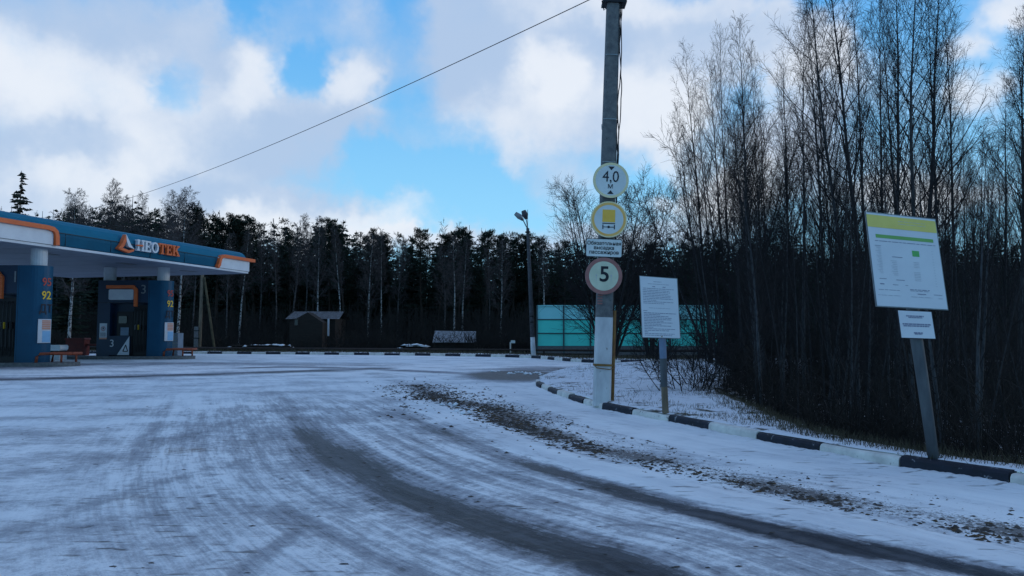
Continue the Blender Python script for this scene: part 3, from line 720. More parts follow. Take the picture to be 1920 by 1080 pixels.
# ------------------------------------------------------------------ pump pylons (blue tower, dispenser inside)
def stadium(x0, x1, hw, rr=True, n=10):
    pts = [(x0,-hw),(x1-hw,-hw)]
    for i in range(1, n): a = -math.pi/2 + math.pi*i/n; pts.append((x1-hw+hw*math.cos(a), hw*math.sin(a)))
    pts += [(x1-hw,hw),(x0,hw)]; return pts
def pylon(num, px_r, Y, label, top, fuel_r=.45):
    xr = dp(px_r, 600, Y)[0]; Wd = 3.5
    r = empty('pump_pylon', (xr, Y, .15), (0,0,0), label=label, cat='fuel pump')
    hw = .46; H_ = top
    # left upright, header, right rounded upright leave a recess for the dispenser
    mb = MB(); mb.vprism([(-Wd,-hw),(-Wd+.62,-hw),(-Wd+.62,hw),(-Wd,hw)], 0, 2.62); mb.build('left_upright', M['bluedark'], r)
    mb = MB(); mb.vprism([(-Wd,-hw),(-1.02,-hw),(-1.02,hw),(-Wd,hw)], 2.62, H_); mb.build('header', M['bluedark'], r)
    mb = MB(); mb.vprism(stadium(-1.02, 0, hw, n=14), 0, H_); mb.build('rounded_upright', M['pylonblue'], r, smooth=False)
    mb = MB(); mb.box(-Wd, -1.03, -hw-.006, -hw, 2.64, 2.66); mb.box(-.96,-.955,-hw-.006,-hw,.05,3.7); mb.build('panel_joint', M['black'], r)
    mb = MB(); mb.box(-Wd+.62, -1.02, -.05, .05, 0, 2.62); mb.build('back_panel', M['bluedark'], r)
    # orange bracket and white light box in the header
    mb = MB(); x0, x1 = -2.95, -1.72; y0 = -hw-.05
    mb.box(x0, x1, y0, -hw, 2.78, 3.30, bev=.05); mb.build('white_sign_panel', M['paper'], r)
    mb = MB(); mb.prism([(x0-.1,3.34),(x1-.05,3.34),(x1+.05,3.24),(x1+.05,2.45),(x1+.2,2.45),(x1+.2,3.3),(x1+.03,3.5),(x0-.1,3.5)], -hw-.12, -hw+.0); mb.build('orange_bracket', M['orange'], r)
    text_mesh('pump_number', num, .62, M['metal'], r, (-1.25 if num=='3' else -1.1, -hw-.012, 3.28))
    # fuel grades on the rounded end, turned towards the road
    ang = R(66)
    for tx, c_, z in (('95', M['digitred'], 3.10), ('92', M['yellow'], 2.58), ('ДТ', M['ink'], 2.06)):
        a = ang; text_mesh('fuel_grade', tx, .44, c_, r, (-hw+(hw+.012)*math.sin(a)*.98, -(hw+.012)*math.cos(a), z), rot=(math.pi/2, 0, a), ext=.006, bold=.006, sx=.85)
    b = MB(); a = R(60); ca, sa = math.cos(a), math.sin(a)
    pb = empty('price_board'); pb.parent = r; pb.location = (-hw+(hw+.02)*sa, -(hw+.02)*ca, .55); pb.rotation_euler = (0,0,a)
    C.objects.unlink(pb)
    bm_ = MB(); bm_.box(-.24,.24,-.02,.01,0,.92); pbo = bm_.build('price_board', M['paper'], r, loc=(-hw+(hw+.02)*sa, -(hw+.02)*ca, .75), rot=(0,0,a)); bpy.data.objects.remove(pb)
    q = MB(); 
    for i in range(5): q.box(-.1,.22,-.026,-.02,.52+i*.075,.58+i*.075)
    q.build('price_rows', M['salmon'], pbo)
    q = MB(); q.box(-.08,.22,-.026,-.02,.03,.46); q.build('price_field', M['priceblue'], pbo)
    # dispenser in the recess
    d = empty('dispenser'); d.parent = r
    C.objects.unlink(d); bpy.data.objects.remove(d)
    mb = MB(); mb.box(-2.55,-1.75,-.40,-.07,.02,2.2); body = mb.build('dispenser_body', M['black'], r)
    mb = MB(); mb.box(-2.45,-2.05,-.44,-.402,1.62,1.98, bev=.03); mb.build('display', M['darkglass'], body)
    mb = MB(); mb.box(-2.35,-1.95,-.43,-.402,1.02,1.42); mb.build('info_plate', M['louvre'], body)
    mb = MB(); mb.box(-1.74,-1.08,-.36,-.07,.02,2.5); hb = mb.build('hose_cabinet', M['black'], r)
    for i in range(4):
        x = -1.66+i*.15; q = MB(); q.tube([(x,-.38,2.35),(x,-.46,2.2),(x+.02,-.52,1.5),(x+.03,-.50,.6),(x+.04,-.44,.25),(x+.08,-.42,.6),(x+.07,-.4,1.3)], .022, 6); q.build('hose', M['black'], hb)
        q = MB(); q.box(x-.03,x+.05,-.46,-.37,1.3,1.55,bev=.01); q.build('nozzle', (M['metal'],M['yellow'],M['digitred'],M['metal'])[i] if i < 2 else M['black'], hb)
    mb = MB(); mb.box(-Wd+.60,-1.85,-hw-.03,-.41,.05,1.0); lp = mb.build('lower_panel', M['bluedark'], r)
    mb = MB(); mb.prism([(-2.45,.06),(-1.86,.06),(-1.86,.98)], -hw-.05, -hw-.035); mb.build('triangle_plate', M['paper'], lp)
    mb = MB()
    for a_, b_ in (((-2.16,.24),(-2.03,.56)),((-2.03,.56),(-1.92,.24)),((-1.92,.24),(-2.16,.24))):
        mb.tube([(a_[0],-hw-.055,a_[1]),(b_[0],-hw-.055,b_[1])], .022, 4)
    mb.build('triangle_emblem', M['ink'], lp)
    text_mesh('pump_number', num, .50, M['paper'], lp, (-2.72, -hw-.04, .62))
    mb = MB(); mb.box(-Wd+.14,-Wd+.50,-hw-.02,-hw-.002,.92,1.62); s_ = mb.build('notice', M['paper'], r)
    q = MB()
    for i in range(12): a0, a1 = i*math.pi/6, (i+1)*math.pi/6; q.tube([(-Wd+.32+.1*math.cos(a0),-hw-.024,1.36+.1*math.sin(a0)),(-Wd+.32+.1*math.cos(a1),-hw-.024,1.36+.1*math.sin(a1))], .012, 4)
    q.build('ban_ring', M['digitred'], s_)
    q = MB(); q.box(-Wd+.29,-Wd+.35,-hw-.026,-hw-.02,1.32,1.42)
    for i in range(4): q.box(-Wd+.18,-Wd+.46,-hw-.026,-hw-.02,.98+i*.05,1.0+i*.05)
    q.build('notice_print', M['ink'], s_)
    q = MB(); q.box(-Wd+.14,-Wd+.50,-hw-.023,-hw-.002,.84,.915); q.build('notice_strip', M['salmon'], r)
    return r, xr
p3, x3 = pylon('3', 323, 37.4, 'blue pump tower with number 3, fully visible under the canopy', 3.75)
p1, x1_ = pylon('1', 93, 29.2, 'blue pump tower with number 1 cut off by the left picture edge', 3.75)
for xr, Y in ((x3, 37.4), (x1_, 29.2)):
    add_column(xr-.50, Y); add_column(xr-3.18, Y)
# raised concrete islands with orange guard bars
for xr, Y, lab in ((x3, 37.4, 'low concrete island under the farther, fully visible pump tower'), (x1_, 29.2, 'low concrete island cut off by the left picture edge')):
    mb = MB(); mb.vprism(stadium(-5.6, 1.15, .75, n=12), -.02, .15); o = mb.build('pump_island', M['concrete'], loc=(xr, Y, 0)); tag(o, lab, 'island')
for xr, Y, lab in ((x3, 37.4, 'orange tubular guard bar beside the louvred cabinet at the farther island end'), (x1_, 29.2, 'orange tubular guard bar before the snowy box at the nearer island end')):
    g = empty('guard_bar', (xr, Y, .15), label=lab, cat='guard bar')
    mb = MB(); mb.tube([(-.15,-.5,0),(-.13,-.5,.22),(-.02,-.48,.33),(.3,-.4,.34),(1.1,-.3,.34)], .055, 8); mb.tube([(1.1,-.3,.34),(1.12,.3,.34),(-.1,.5,.34),(-.15,.5,0)], .055, 8); mb.build('bar', M['orangepaint'], g, smooth=True)
    for x, y in ((.72,-.34),(.9,.33)):
        mb = MB(); mb.tube([(x,y,0),(x,y,.3)], .04, 8); mb.build('leg', M['orangepaint'], g, smooth=True)
# things between the two towers
b_ = dp(145, 662, 40)
r = empty('fire_cabinet', (b_[0], 40, 0), label='dark red fire cabinet standing behind the islands between both pump towers', cat='cabinet')
mb = MB(); mb.box(-.5,.5,-.25,.25,.1,.95, bev=.03); mb.build('body', M['red'], r); mb = MB(); mb.prism([(-.56,.95),(.56,.95),(.5,1.03),(-.5,1.03)], -.3, .3); mb.build('lid', M['red'], r)
mb = MB(); mb.box(.52,1.5,-.12,.12,.62,.72); mb.box(1.4,1.48,-.1,.1,0,.62); mb.build('bar', M['red'], r)
mb = MB(); mb.tube([(1.75,-.2,.38),(1.75,.2,.38)], .22, 12); o = mb.build('hose_reel', M['louvre'], r)
for pxx, nm, lab in ((102, 'snowy_box', 'snow capped pale box on the ground right of the pump tower with number 1'),):
    b_ = dp(pxx, 668, 36); r = empty(nm, (b_[0], 36, 0), label=lab, cat='box')
    mb = MB(); mb.box(-.42,.42,-.3,.3,0,.32,bev=.02); mb.build('body', M['paper'], r); mb = MB(); mb.box(-.46,.46,-.33,.33,.45,.72,bev=.06); mb.build('snow_cap', M['snow'], r); mb = MB(); mb.box(-.40,.40,-.28,.28,.32,.45); mb.build('slot', M['black'], r)
b_ = dp(331, 660, 43.5); r = empty('louvred_kiosk', (b_[0], 43.5, 0), label='grey blue cabinet with horizontal louvres behind the tower of pump 3', cat='cabinet')
mb = MB(); mb.box(-.75,.22,-.35,.35,0,1.3); mb.build('body', M['louvre'], r)
mb = MB()
for i in range(8): mb.box(-.72,.19,-.38,-.352,.08+i*.15,.17+i*.15)
mb.build('louvres', M['metal'], r)

# ------------------------------------------------------------------ concrete pole with its signs
PY = 12.62
pb0 = dp(1128, 750, PY); ptop = dp(1150, -14, PY); lean = math.atan2(ptop[0]-pb0[0], ptop[2]-pb0[2]); PH = ptop[2]-.1
pole = empty('utility_pole', (pb0[0], PY, .1), (0, lean, 0), label='tall grey concrete utility pole with whitewashed foot carrying four road signs', cat='pole')
def frus(mb, w0, w1, z0, z1, m=0, d0=None, d1=None):
    d0 = d0 or w0; d1 = d1 or w1
    i = len(mb.v); c_ = .22
    for w_, d_, z in ((w0,d0,z0),(w1,d1,z1)):
        a, b_ = w_/2, d_/2; k = c_*w_/2
        mb.v += [(-a+k,-b_,z),(a-k,-b_,z),(a,-b_+k,z),(a,b_-k,z),(a-k,b_,z),(-a+k,b_,z),(-a,b_-k,z),(-a,-b_+k,z)]
    for q in range(8): mb.f.append((i+q, i+(q+1)%8, i+8+(q+1)%8, i+8+q)); mb.m.append(m)
    mb.f.append(tuple(i+8+q for q in range(8))); mb.m.append(m); mb.f.append(tuple(i+7-q for q in range(8))); mb.m.append(m)
zw = dp(1128, 595, PY)[2] - .1
mb = MB(); frus(mb, .285, .278, -.05, zw, 0, .24, .235); foot = mb.build('whitewashed_foot', M['whitewash'], pole)
mb = MB(); frus(mb, .276, .215, zw, PH, 0, .23, .2); sh = mb.build('shaft', M['concrete'], pole)
for z in (dp(0, 225, PY)[2], dp(0, 105, PY)[2], dp(0, 305, PY)[2]):
    mb = MB(); w_ = .285-.07*(z/PH); frus(mb, w_, w_, z-.12, z-.10, 0); mb.build('strap', M['metal'], pole)
z = dp(0, 686, PY)[2]-.1
mb = MB(); frus(mb, .31, .31, z, z+.035, 0, .27, .27); mb.tube([(-.16,-.13,z+.03),(-.12,-.15,z-.03),(.1,-.14,z-.05),(.2,-.05,z-.02)], .008, 5); mb.build('wire_band', M['yellowrust'], pole)
mb = MB(); mb.tube([(.175,-.03,0),(.17,-.03,zw+.12)], .03, 8); mb.build('pipe', M['yellowrust'], pole, smooth=True)
mb = MB(); mb.tube([(.155,-.03,zw+.12),(.15,-.03,PH*.55)], .014, 6); mb.build('conduit', M['cable'], pole)
rg = random.Random(3)
for k in range(3):
    pts = []; n_ = 26
    for i in range(n_+1):
        t = i/n_; z_ = PH*.52 + (PH*.5)*t; pts.append((.135-.02*t + .028*math.sin(t*9+k*2) + .01*k + rg.uniform(-.006,.006), -.06-.02*k, z_))
    mb = MB(); mb.tube(pts, .009, 5); mb.build('loose_cable', M['cable'], pole)
mb = MB(); mb.tube([(-.14,-.05,PH-.1),(-.2,-.05,PH-.18),(-.16,-.05,PH-.34),(-.12,-.05,PH-.3)], .01, 5); mb.box(-.19,.22,-.14,.14,PH-.22,PH-.17); mb.box(.1,.30,-.05,.05,PH-.04,PH+.01); mb.build('bracket', M['black'], pole)
mb = MB(); mb.tube([(-.115,-.1,4.6),(-.145,-.12,4.62),(-.15,-.12,4.7),(-.115,-.1,4.72)], .006, 5); mb.build('hook', M['metal'], pole)
# height mark strip left of the shaft
mb = MB(); zz = dp(0, 560, PY)[2]-.1
for i in range(6): mb.box(-.135,-.05,-.125,-.118,zz-.1+i*.045,zz-.078+i*.045)
mb.build('stencil_marks', M['fadedred'], pole)
def disc(mb, cx, cz, r0, r1, y0, y1, n=48, m=0):
    for q in range(n):
        a0, a1 = 2*math.pi*q/n, 2*math.pi*(q+1)/n
        if r0 <= 0: poly = None
        p = lambda a, r_: (cx+r_*math.cos(a), cz+r_*math.sin(a))
        mb.prism([p(a0,r0),p(a0,r1),p(a1,r1),p(a1,r0)], y0, y1, m)
def full_disc(mb, r, y0, y1, n=48, m=0): mb.prism([(r*math.cos(2*math.pi*q/n), r*math.sin(2*math.pi*q/n)) for q in range(n)], y0, y1, m)
def round_sign(px, py, rad, label, yaw=0, tilt=3):
    c_ = dp(px, py, PY-.17)
    r = empty('road_sign', c_, (0, R(tilt), R(yaw)), label=label, cat='road sign')
    mb = MB(); full_disc(mb, rad, 0, .012); mb.build('back_plate', M['metal'], r)
    mb = MB(); mb.box(-.14,.14,.014,.04,-.02,.02); mb.build('clamp', M['metal'], r)
    return r
S = (PY-.17)/F
r = round_sign(1145.5, 338, 34.0*S, 'round pale sign reading 4,0 with two black arrowheads, topmost on the pole')
rad = 34.0*S; mb = MB(); disc(mb, 0, 0, rad*.86, rad*.995, -.004, -.001); mb.build('border', M['paleyellow'], r)
mb = MB(); full_disc(mb, rad*.86, -.003, -.001); mb.build('face', M['signwhite'], r)
text_mesh('number', '4,0', .265, M['ink'], r, (-.005, -.006, .055), ext=.002, bold=0, sx=.88)
text_mesh('unit', 'м', .13, M['ink'], r, (-.005, -.006, -.10), ext=.002)
for s_ in (1, -1):
    mb = MB(); mb.prism([(-.055,s_*.235),(0,s_*.17),(.055,s_*.235)] if s_ > 0 else [(-.055,-.235),(.055,-.235),(0,-.17)], -.006, -.003); mb.build('arrowhead', M['ink'], r)
r = round_sign(1141.5, 411.5, 34.5*S, 'round yellow rimmed sign with a yellow truck body over a black axle', 0, 2)
rad = 34.5*S; mb = MB(); disc(mb, 0, 0, rad*.80, rad*.995, -.004, -.001); mb.build('border', M['orangeyellow'], r)
mb = MB(); disc(mb, 0, 0, rad*.93, rad*.998, -.006, -.004); mb.build('outer_rim', M['paleyellow'], r)
mb = MB(); full_disc(mb, rad*.80, -.003, -.001); mb.build('face', M['signwhite'], r)
mb = MB(); mb.box(-.108,.105,-.007,-.003,-.045,.165); mb.build('truck_symbol', M['signyellow'], r)
mb = MB(); mb.box(-.108,.105,-.007,-.003,-.075,-.06); mb.box(-.085,.085,-.007,-.003,-.135,-.122); mb.box(-.105,-.088,-.007,-.003,-.165,-.09); mb.box(.088,.105,-.007,-.003,-.165,-.09); disc(mb,0,-.128,0.001,.022,-.0075,-.003,12); mb.build('axle_symbol', M['ink'], r)
c_ = dp(1132.5, 465, PY-.17); r = empty('road_sign', c_, (0, R(2.2), 0), label='small rectangular white plate with three lines of dark lettering', cat='road sign')
mb = MB(); mb.box(-.305,.305,0,.012,-.155,.155,bev=.02); mb.build('back_plate', M['ink'], r)
mb = MB(); mb.box(-.295,.295,-.005,-.001,-.145,.145,bev=.018); mb.build('face', M['signwhite'], r)
text_mesh('lettering', 'Обязательная\nвысадка\nпассажиров', .084, M['ink'], r, (0, -.008, .0), ext=.0015, bold=.0012, sx=1.0)
r = round_sign(1132, 517.5, 35*S, 'round red rimmed sign with a large black 5 below the rectangular plate', 0, 2)
rad = 35*S; mb = MB(); disc(mb, 0, 0, rad*.79, rad*.995, -.004, -.001); mb.build('border', M['fadedred'], r)
mb = MB(); full_disc(mb, rad*.79, -.003, -.001); mb.build('face', M['signcream'], r)
text_mesh('number', '5', .36, M['ink'], r, (.01, -.006, .02), ext=.002, bold=.006)
mb = MB()
for s_ in (-1, 1):
    mb.box(s_*.125-.003, s_*.125+.003, -.006, -.003, -.09, .015); mb.prism([(s_*.125-.015,.0),(s_*.125+.015,.0),(s_*.125,.03)], -.006, -.003)
mb.build('faint_arrows', M['greytext'], r)
# the overhead wire and the pole it runs to
A = np.array(dp(1150, -22, PY)); B = np.array(dp(40, 410, 55)); pts = []
for i in range(61):
    t = i/60; p = A + (B-A)*t; pts.append((p[0], p[1], p[2] - 4*1.02*t*(1-t)))
mb = MB(); mb.tube(pts, .008, 6); tag(mb.build('overhead_wire', M['cable']), 'thin dark wire sagging from the sign pole to behind the canopy', 'wire')

# ------------------------------------------------------------------ notice boards
def board_post(mb, segs, n=10):
    mb.tube([s_[0] for s_ in segs], [s_[1] for s_ in segs], n)
YB = 10.75
base = dp(1248, 772, YB); top_ = dp(1238, 630, YB)
r = empty('notice_board', (base[0], YB, .08), label='white board full of printed text on a leaning grey post by the kerb', cat='notice board')
o0 = np.array([base[0], YB, .08])
def loc(px, py, Y, o=o0): p = dp(px, py, Y); return (p[0]-o[0], p[1]-o[1], p[2]-o[2])
mb = MB(); a, b_, c__ = loc(1248,775,YB), loc(1243,690,YB), loc(1238,540,YB); mid = tuple((a[i]+b_[i])/2 for i in range(3))
mb.tube([a, loc(1245.5,725,YB)], [.047,.047], 8); mb.build('lower_post', M['brownwood'], r)
mb = MB(); mb.tube([loc(1245.3,725,YB), loc(1243.5,672,YB)], .050, 8); mb.build('middle_post', M['greywood'], r)
mb = MB(); mb.tube([loc(1243.5,672,YB), c__], .052, 8); mb.build('upper_post', M['bluegrey'], r)
def quad_plate(name, px4, Y, o, m_, th, parent, yoff=0.0, Yr=None):   # px4: tl, tr, br, bl pixel corners -> a real plate of thickness th
    Ys = Yr or (Y, Y, Y, Y)
    P_ = [loc(px4[i][0], px4[i][1], Ys[i]-yoff, o) for i in range(4)]
    mb = MB(); i = 0
    mb.v = [P_[0],P_[1],P_[2],P_[3]] + [(p[0],p[1]+th,p[2]) for p in P_]
    mb.f = [(3,2,1,0),(4,5,6,7),(0,1,5,4),(1,2,6,5),(2,3,7,6),(3,0,4,7)]; mb.m = [0]*6
    return mb.build(name, m_, parent)
tl, tr, br_, bl = (1200,518),(1269,523),(1275,634),(1205,632)
fc = quad_plate('board_back', ((1198.8,516.8),(1270.2,522),(1276.3,635.2),(1203.8,633.2)), YB-.06, o0, M['metal'], .012, r)
fc = quad_plate('board_face', (tl,tr,br_,bl), YB-.066, o0, M['boardwhite'], .004, r)
def bil(c4, u, v):
    (ax,ay),(bx_,by_),(cx_,cy_),(dx_,dy_) = c4
    return (ax*(1-u)*(1-v)+bx_*u*(1-v)+cx_*u*v+dx_*(1-u)*v, ay*(1-u)*(1-v)+by_*u*(1-v)+cy_*u*v+dy_*(1-u)*v)
def strips(c4, rows, Y, o, m_, parent, name, th=.012, seed=1):
    rg = random.Random(seed); mb = MB()
    for v, u0, u1, hgt in rows:
        u = u0
        while u < u1:
            wd = rg.uniform(.03, .12) if u1-u0 > .2 else (u1-u0); e = min(u+wd, u1)
            p = [loc(*bil(c4, a_, b__), Y, o) for a_, b__ in ((u,v),(e,v),(e,v+hgt),(u,v+hgt))]
            mb.f.append((len(mb.v)+3,len(mb.v)+2,len(mb.v)+1,len(mb.v))); mb.m.append(0); mb.v += p
            u = e + .012
    return mb.build(name, m_, parent)
cb4 = (tl,tr,br_,bl); rows = [(.07,.36,.58,.007),(.11,.2,.78,.006),(.15,.32,.40,.012),(.15,.6,.68,.012)]
rows += [(.185,.07,.90,.009)] + [(.215+i*.027,.06,x,.009) for i, x in enumerate((.78,.80,.74,.82,.8,.86,.42,.88,.62))]
rows = [q for q in rows if not (.35 < q[0] < .37)]
rows += [(.51,.2,.78,.005),(.555,.05,.16,.009),(.59,.06,.93,.011)] + [(.615+i*.0265,.06,x,.010) for i, x in enumerate((.5,.72,.8,.8,.58,.82,.52,.78,.30,.88,.72,.16,.86,.8))]
strips(cb4, rows, YB-.0675, o0, M['textink'], r, 'printed_lines', seed=5)
mb = MB(); p = loc(1241,631,YB-.07); mb.box(p[0]-.008,p[0]+.008,p[1]-.006,p[1],p[2]-.008,p[2]+.008); mb.build('screw', M['rust'], r)

YC = 6.85
base = dp(1749, 856, YC); o1 = np.array([base[0], YC, .06]); TR = -.0
r = empty('information_board', tuple(o1), label='large white board with a yellow top band on a leaning round grey post', cat='notice board')
mb = MB(); mb.tube([loc(1751,862,YC,o1), loc(1738,770,YC,o1), loc(1728,700,YC,o1), loc(1716,620,YC,o1), loc(1700,480,YC,o1)], [.046,.049,.051,.053,.053], 12); mb.build('post', M['greywood'], r, smooth=True)
tl, tr, br_, bl = (1624,398),(1753,412),(1777,580),(1645,573)
Y4 = YC-.09
quad_plate('board_back', ((1622,396),(1754,410.5),(1778.5,582),(1643,575)), Y4, o1, M['metal'], .015, r)
quad_plate('board_face', (tl,tr,br_,bl), Y4-.006, o1, M['boardwhite'], .004, r)
c4 = (tl,tr,br_,bl)
def patch(c4, u0, u1, v0, v1, m_, name, Y, o=o1):
    p4 = [bil(c4,u0,v0),bil(c4,u1,v0),bil(c4,u1,v1),bil(c4,u0,v1)]
    return quad_plate(name, p4, Y, o, m_, .002, r)
patch(c4, .0, 1, .018, .15, M['yellowband'], 'yellow_band', Y4-.0085)
patch(c4, .10, .93, .225, .262, M['greenband'], 'green_band', Y4-.0085)
patch(c4, .60, .70, .372, .435, M['green'], 'green_mark', Y4-.0085)
rows = [(.292,.08,.95,.006),(.345,.07,.16,.003),(.455,.30,.45,.006),(.70,.08,.18,.006),(.705,.32,.44,.006),(.76,.44,.48,.004),(.755,.08,.14,.010),(.76,.26,.34,.005),(.82,.05,.36,.004),(.80,.50,.78,.007),(.815,.5,.76,.004),(.845,.6,.72,.008),(.845,.83,.95,.005),(.88,.03,.36,.003),(.882,.5,.80,.003),(.885,.89,.95,.004)]
strips(c4, rows, Y4-.0088, o1, M['textink'], r, 'printed_lines', seed=8)
rows = [(.35+i*.017,.07+.02*(i%3),.15,.004) for i in range(18)] + [(.50+i*.019,.27+.015*(i%3),.36,.004) for i in range(9)] + [(.50+i*.018,.6,.68,.004) for i in range(4)] + [(.61+i*.018,.59,.68,.004) for i in range(6)] + [(.36+i*.03,.88,.90,.004) for i in range(14)]
rows += [(.06+i*.03,.45,.85,.004) for i in range(2)]
strips(c4, rows, Y4-.0089, o1, M['greytext'], r, 'fine_print', seed=9)
c5 = ((1684,582),(1746,585),(1754,635),(1691,633))
quad_plate('lower_plate_back', ((1682.5,581),(1747.5,584),(1755.5,636.5),(1689.5,634.5)), Y4, o1, M['ink'], .012, r)
quad_plate('lower_plate', c5, Y4-.006, o1, M['boardwhite'], .004, r)
strips(c5, [(.16,.22,.75,.05),(.22,.28,.7,.04),(.46,.08,.92,.055),(.53,.1,.88,.05),(.78,.38,.66,.05),(.83,.4,.63,.04)], Y4-.0075, o1, M['textink'], r, 'plate_lettering', seed=4)

# ------------------------------------------------------------------ twin street lamp far off
YL = 38.9
bL = dp(1001, 669, YL); tL = dp(988.5, 425, YL)
r = empty('street_lamp', (bL[0], YL, 0), label='slim street lamp with two lamp heads left of the green barrier', cat='street lamp')
oL = np.array([bL[0], YL, 0]); ll = lambda px, py, d=0: loc(px, py, YL+d, oL)
mb = MB(); mb.tube([ll(1000.5,672), ll(998.5,632)], [.135,.125], 10); mb.build('whitewashed_foot', M['whitewash'], r, smooth=True)
mb = MB(); mb.tube([ll(998.5,632), ll(989.5,428)], [.13,.085], 10); mb.build('post', M['concrete_dark'], r, smooth=True)
for z in (434, 592, 603): mb = MB(); p, q = ll(989.6+(z-434)*.044, z), ll(989.7+(z-434)*.044, z+2.5); mb.tube([p, q], .14, 10); mb.build('band', M['black'], r)
for (x0, y0), (x1, y1), d in (((988.5,428),(981,413),-.3), ((989.5,428),(987,412),.2)):
    mb = MB(); mb.tube([ll(x0,y0), ll(x1,y1,d)], .03, 6); mb.build('arm', M['metal'], r)
for pts_, rr, d in ((((981,413),(974,406),(966,400)), (.06,.15,.10), -.3), (((987,411),(984.5,403),(981.5,395)), (.07,.17,.12), .2)):
    mb = MB(); mb.tube([ll(x, y, d) for x, y in pts_], list(rr), 8); h_ = mb.build('lamp_head', M['metal'] if d < 0 else M['concrete_dark'], r, smooth=True)
mb = MB(); mb.tube([ll(989.5,430), ll(989.3,393)], .012, 4); mb.build('rod', M['black'], r)

# ------------------------------------------------------------------ green noise barrier behind the spreading tree
YN = 50
gl = dp(1007, 574, YN); gz0 = dp(1007, 649, YN)[2]; gz1 = gl[2]; zt1 = dp(1007, 599, YN)[2]; zt2 = dp(1007, 625, YN)[2]; zcap = dp(1007,577.5,YN)[2]
r = empty('noise_barrier', (gl[0], YN, gz0), label='long turquoise translucent panel barrier behind the bare spreading tree', cat='barrier')
Lb = 13.0; pw = 1.78; npn = int(Lb/pw)
mb = MB(); mb.box(0, npn*pw, 0, .35, -.6, -.02); mb.build('base_wall', M['concrete'], r)
for k in range(npn):
    x0, x1 = k*pw+.04, (k+1)*pw-.04
    for za, zb, mm in ((0, zt2-gz0-.03, 'teal'), (zt2-gz0+.03, zt1-gz0-.03, 'teal'), (zt1-gz0+.03, gz1-gz0, 'tealpale')):
        mb = MB(); mb.box(x0, x1, .08, .12, za, zb); mb.build('panel', M[mm], r)
for k in range(npn+1):
    mb = MB(); mb.box(k*pw-.045, k*pw+.045, -.02, .18, -.5, gz1-gz0+.05); mb.build('post', M['barrierframe'], r)
mb = MB()
for z in (-.02, zt2-gz0, zt1-gz0): mb.box(.05, npn*pw-.05, .03, .075, z-.035, z+.035)
mb.build('rails', M['barrierframe'], r)
mb = MB(); mb.box(0, npn*pw, .0, .2, gz1-gz0+.002, gz1-gz0+.07); mb.build('snowy_capping', M['tealpale'], r)

# ------------------------------------------------------------------ far small buildings
YH = 62
hb = dp(585, 655, YH); r = empty('small_house', (hb[0], YH, 0), label='small brown wooden house with a snow dusted tile roof at the wood edge', cat='house')
s_ = YH/F; X_ = lambda px: (px-585)*s_
zr1, zr0 = dp(0,584,YH+2)[2], dp(0,598,YH)[2]
mb = MB(); mb.box(X_(540), X_(626), .3, 4.2, 0, zr0+.05); mb.build('wall', M['brownwall'], r)
mb = MB(); mb.quad((X_(534),0,zr0),(X_(635),0,zr0),(X_(633),2.2,zr1),(X_(536),2.2,zr1)); mb.quad((X_(536),2.2,zr1),(X_(633),2.2,zr1),(X_(635),4.5,zr0),(X_(534),4.5,zr0))
for i in range(34):
    x = X_(534)+ (X_(635)-X_(534))*i/34; mb.quad((x,0,zr0+.03),(x+.035,0,zr0+.03),(x+.035,2.2,zr1+.03),(x,2.2,zr1+.03), 1)
mb.build('roof', [M['snowy_roof'], M['brownwall']], r)
mb = MB(); zg = dp(0,583,YH-1)[2]; mb.prism([(X_(552),0),(X_(612),0),(X_(612),zr0-.30),(X_(584),zg-.12),(X_(552),zr0-.30)], -1.4, .28); mb.build('gable_wall', M['brownwall'], r)
mb = MB(); mb.box(X_(560), X_(568.5), -1.47, -1.42, dp(0,612,YH)[2], dp(0,598,YH)[2]); wf = mb.build('window', M['railbrown'], r)
mb = MB(); mb.box(X_(561.5), X_(567), -1.49, -1.472, dp(0,610,YH)[2], dp(0,600,YH)[2]); mb.build('pane', M['darkglass'], wf)
mb = MB(); mb.box(X_(616), X_(619), -.5, -.4, dp(0,630,YH)[2], zr0); mb.build('porch_post', M['paper'], r)
YS = 58; hb = dp(852, 650, YS); r = empty('low_shed', (hb[0], YS, 0), label='low shed whose slanting grey roof is dusted with snow and twigs', cat='shed')
s_ = YS/F; X_ = lambda px: (px-852)*s_; za, zb = dp(0,620,YS+1)[2], dp(0,641,YS)[2]
mb = MB(); mb.v = [(X_(811),0,zb),(X_(893),0,zb),(X_(891),1.3,za-.05),(X_(812),1.3,za)]; mb.f=[(0,1,2,3)]; mb.m=[0]; mb.v += [(a,b_,c_-.07) for a,b_,c_ in mb.v]; mb.f += [(7,6,5,4),(0,4,5,1),(1,5,6,2),(2,6,7,3),(3,7,4,0)]; mb.m += [0]*5
mb.build('roof', M['snowy_roof'], r); mb = MB(); mb.box(X_(815), X_(888), .3, 1.25, -.2, zb-.02); mb.build('wall', M['brownwall'], r)
for px, wd, lab in ((490, 60, 'snow covered timber pile left of the small brown house'), (776, 26, 'small snow dusted brushwood pile left of the low shed')):
    Yp = 57; hb = dp(px, 650, Yp); r = empty('timber_pile', (hb[0], Yp, -.2), label=lab, cat='timber pile')
    rg = random.Random(px); mb = MB(); w2 = wd*Yp/F
    for i in range(14): mb.tube([(-w2+rg.uniform(0,.4), rg.uniform(-.4,.4), .12+.11*(i//3)),(w2-rg.uniform(0,.5), rg.uniform(-.4,.4), .10+.10*(i//3))], .08, 6)
    mb.build('logs', M['brownwall'], r); mb = MB()
    for i in range(26): x = rg.uniform(-w2, w2); mb.blob((x, rg.uniform(-.5,.5), .55*(1-(x/w2)**2*.3)+rg.uniform(-.05,.1)), .28, .2, .1, rg)
    mb.build('snow_cover', M['snow'], r, smooth=True)
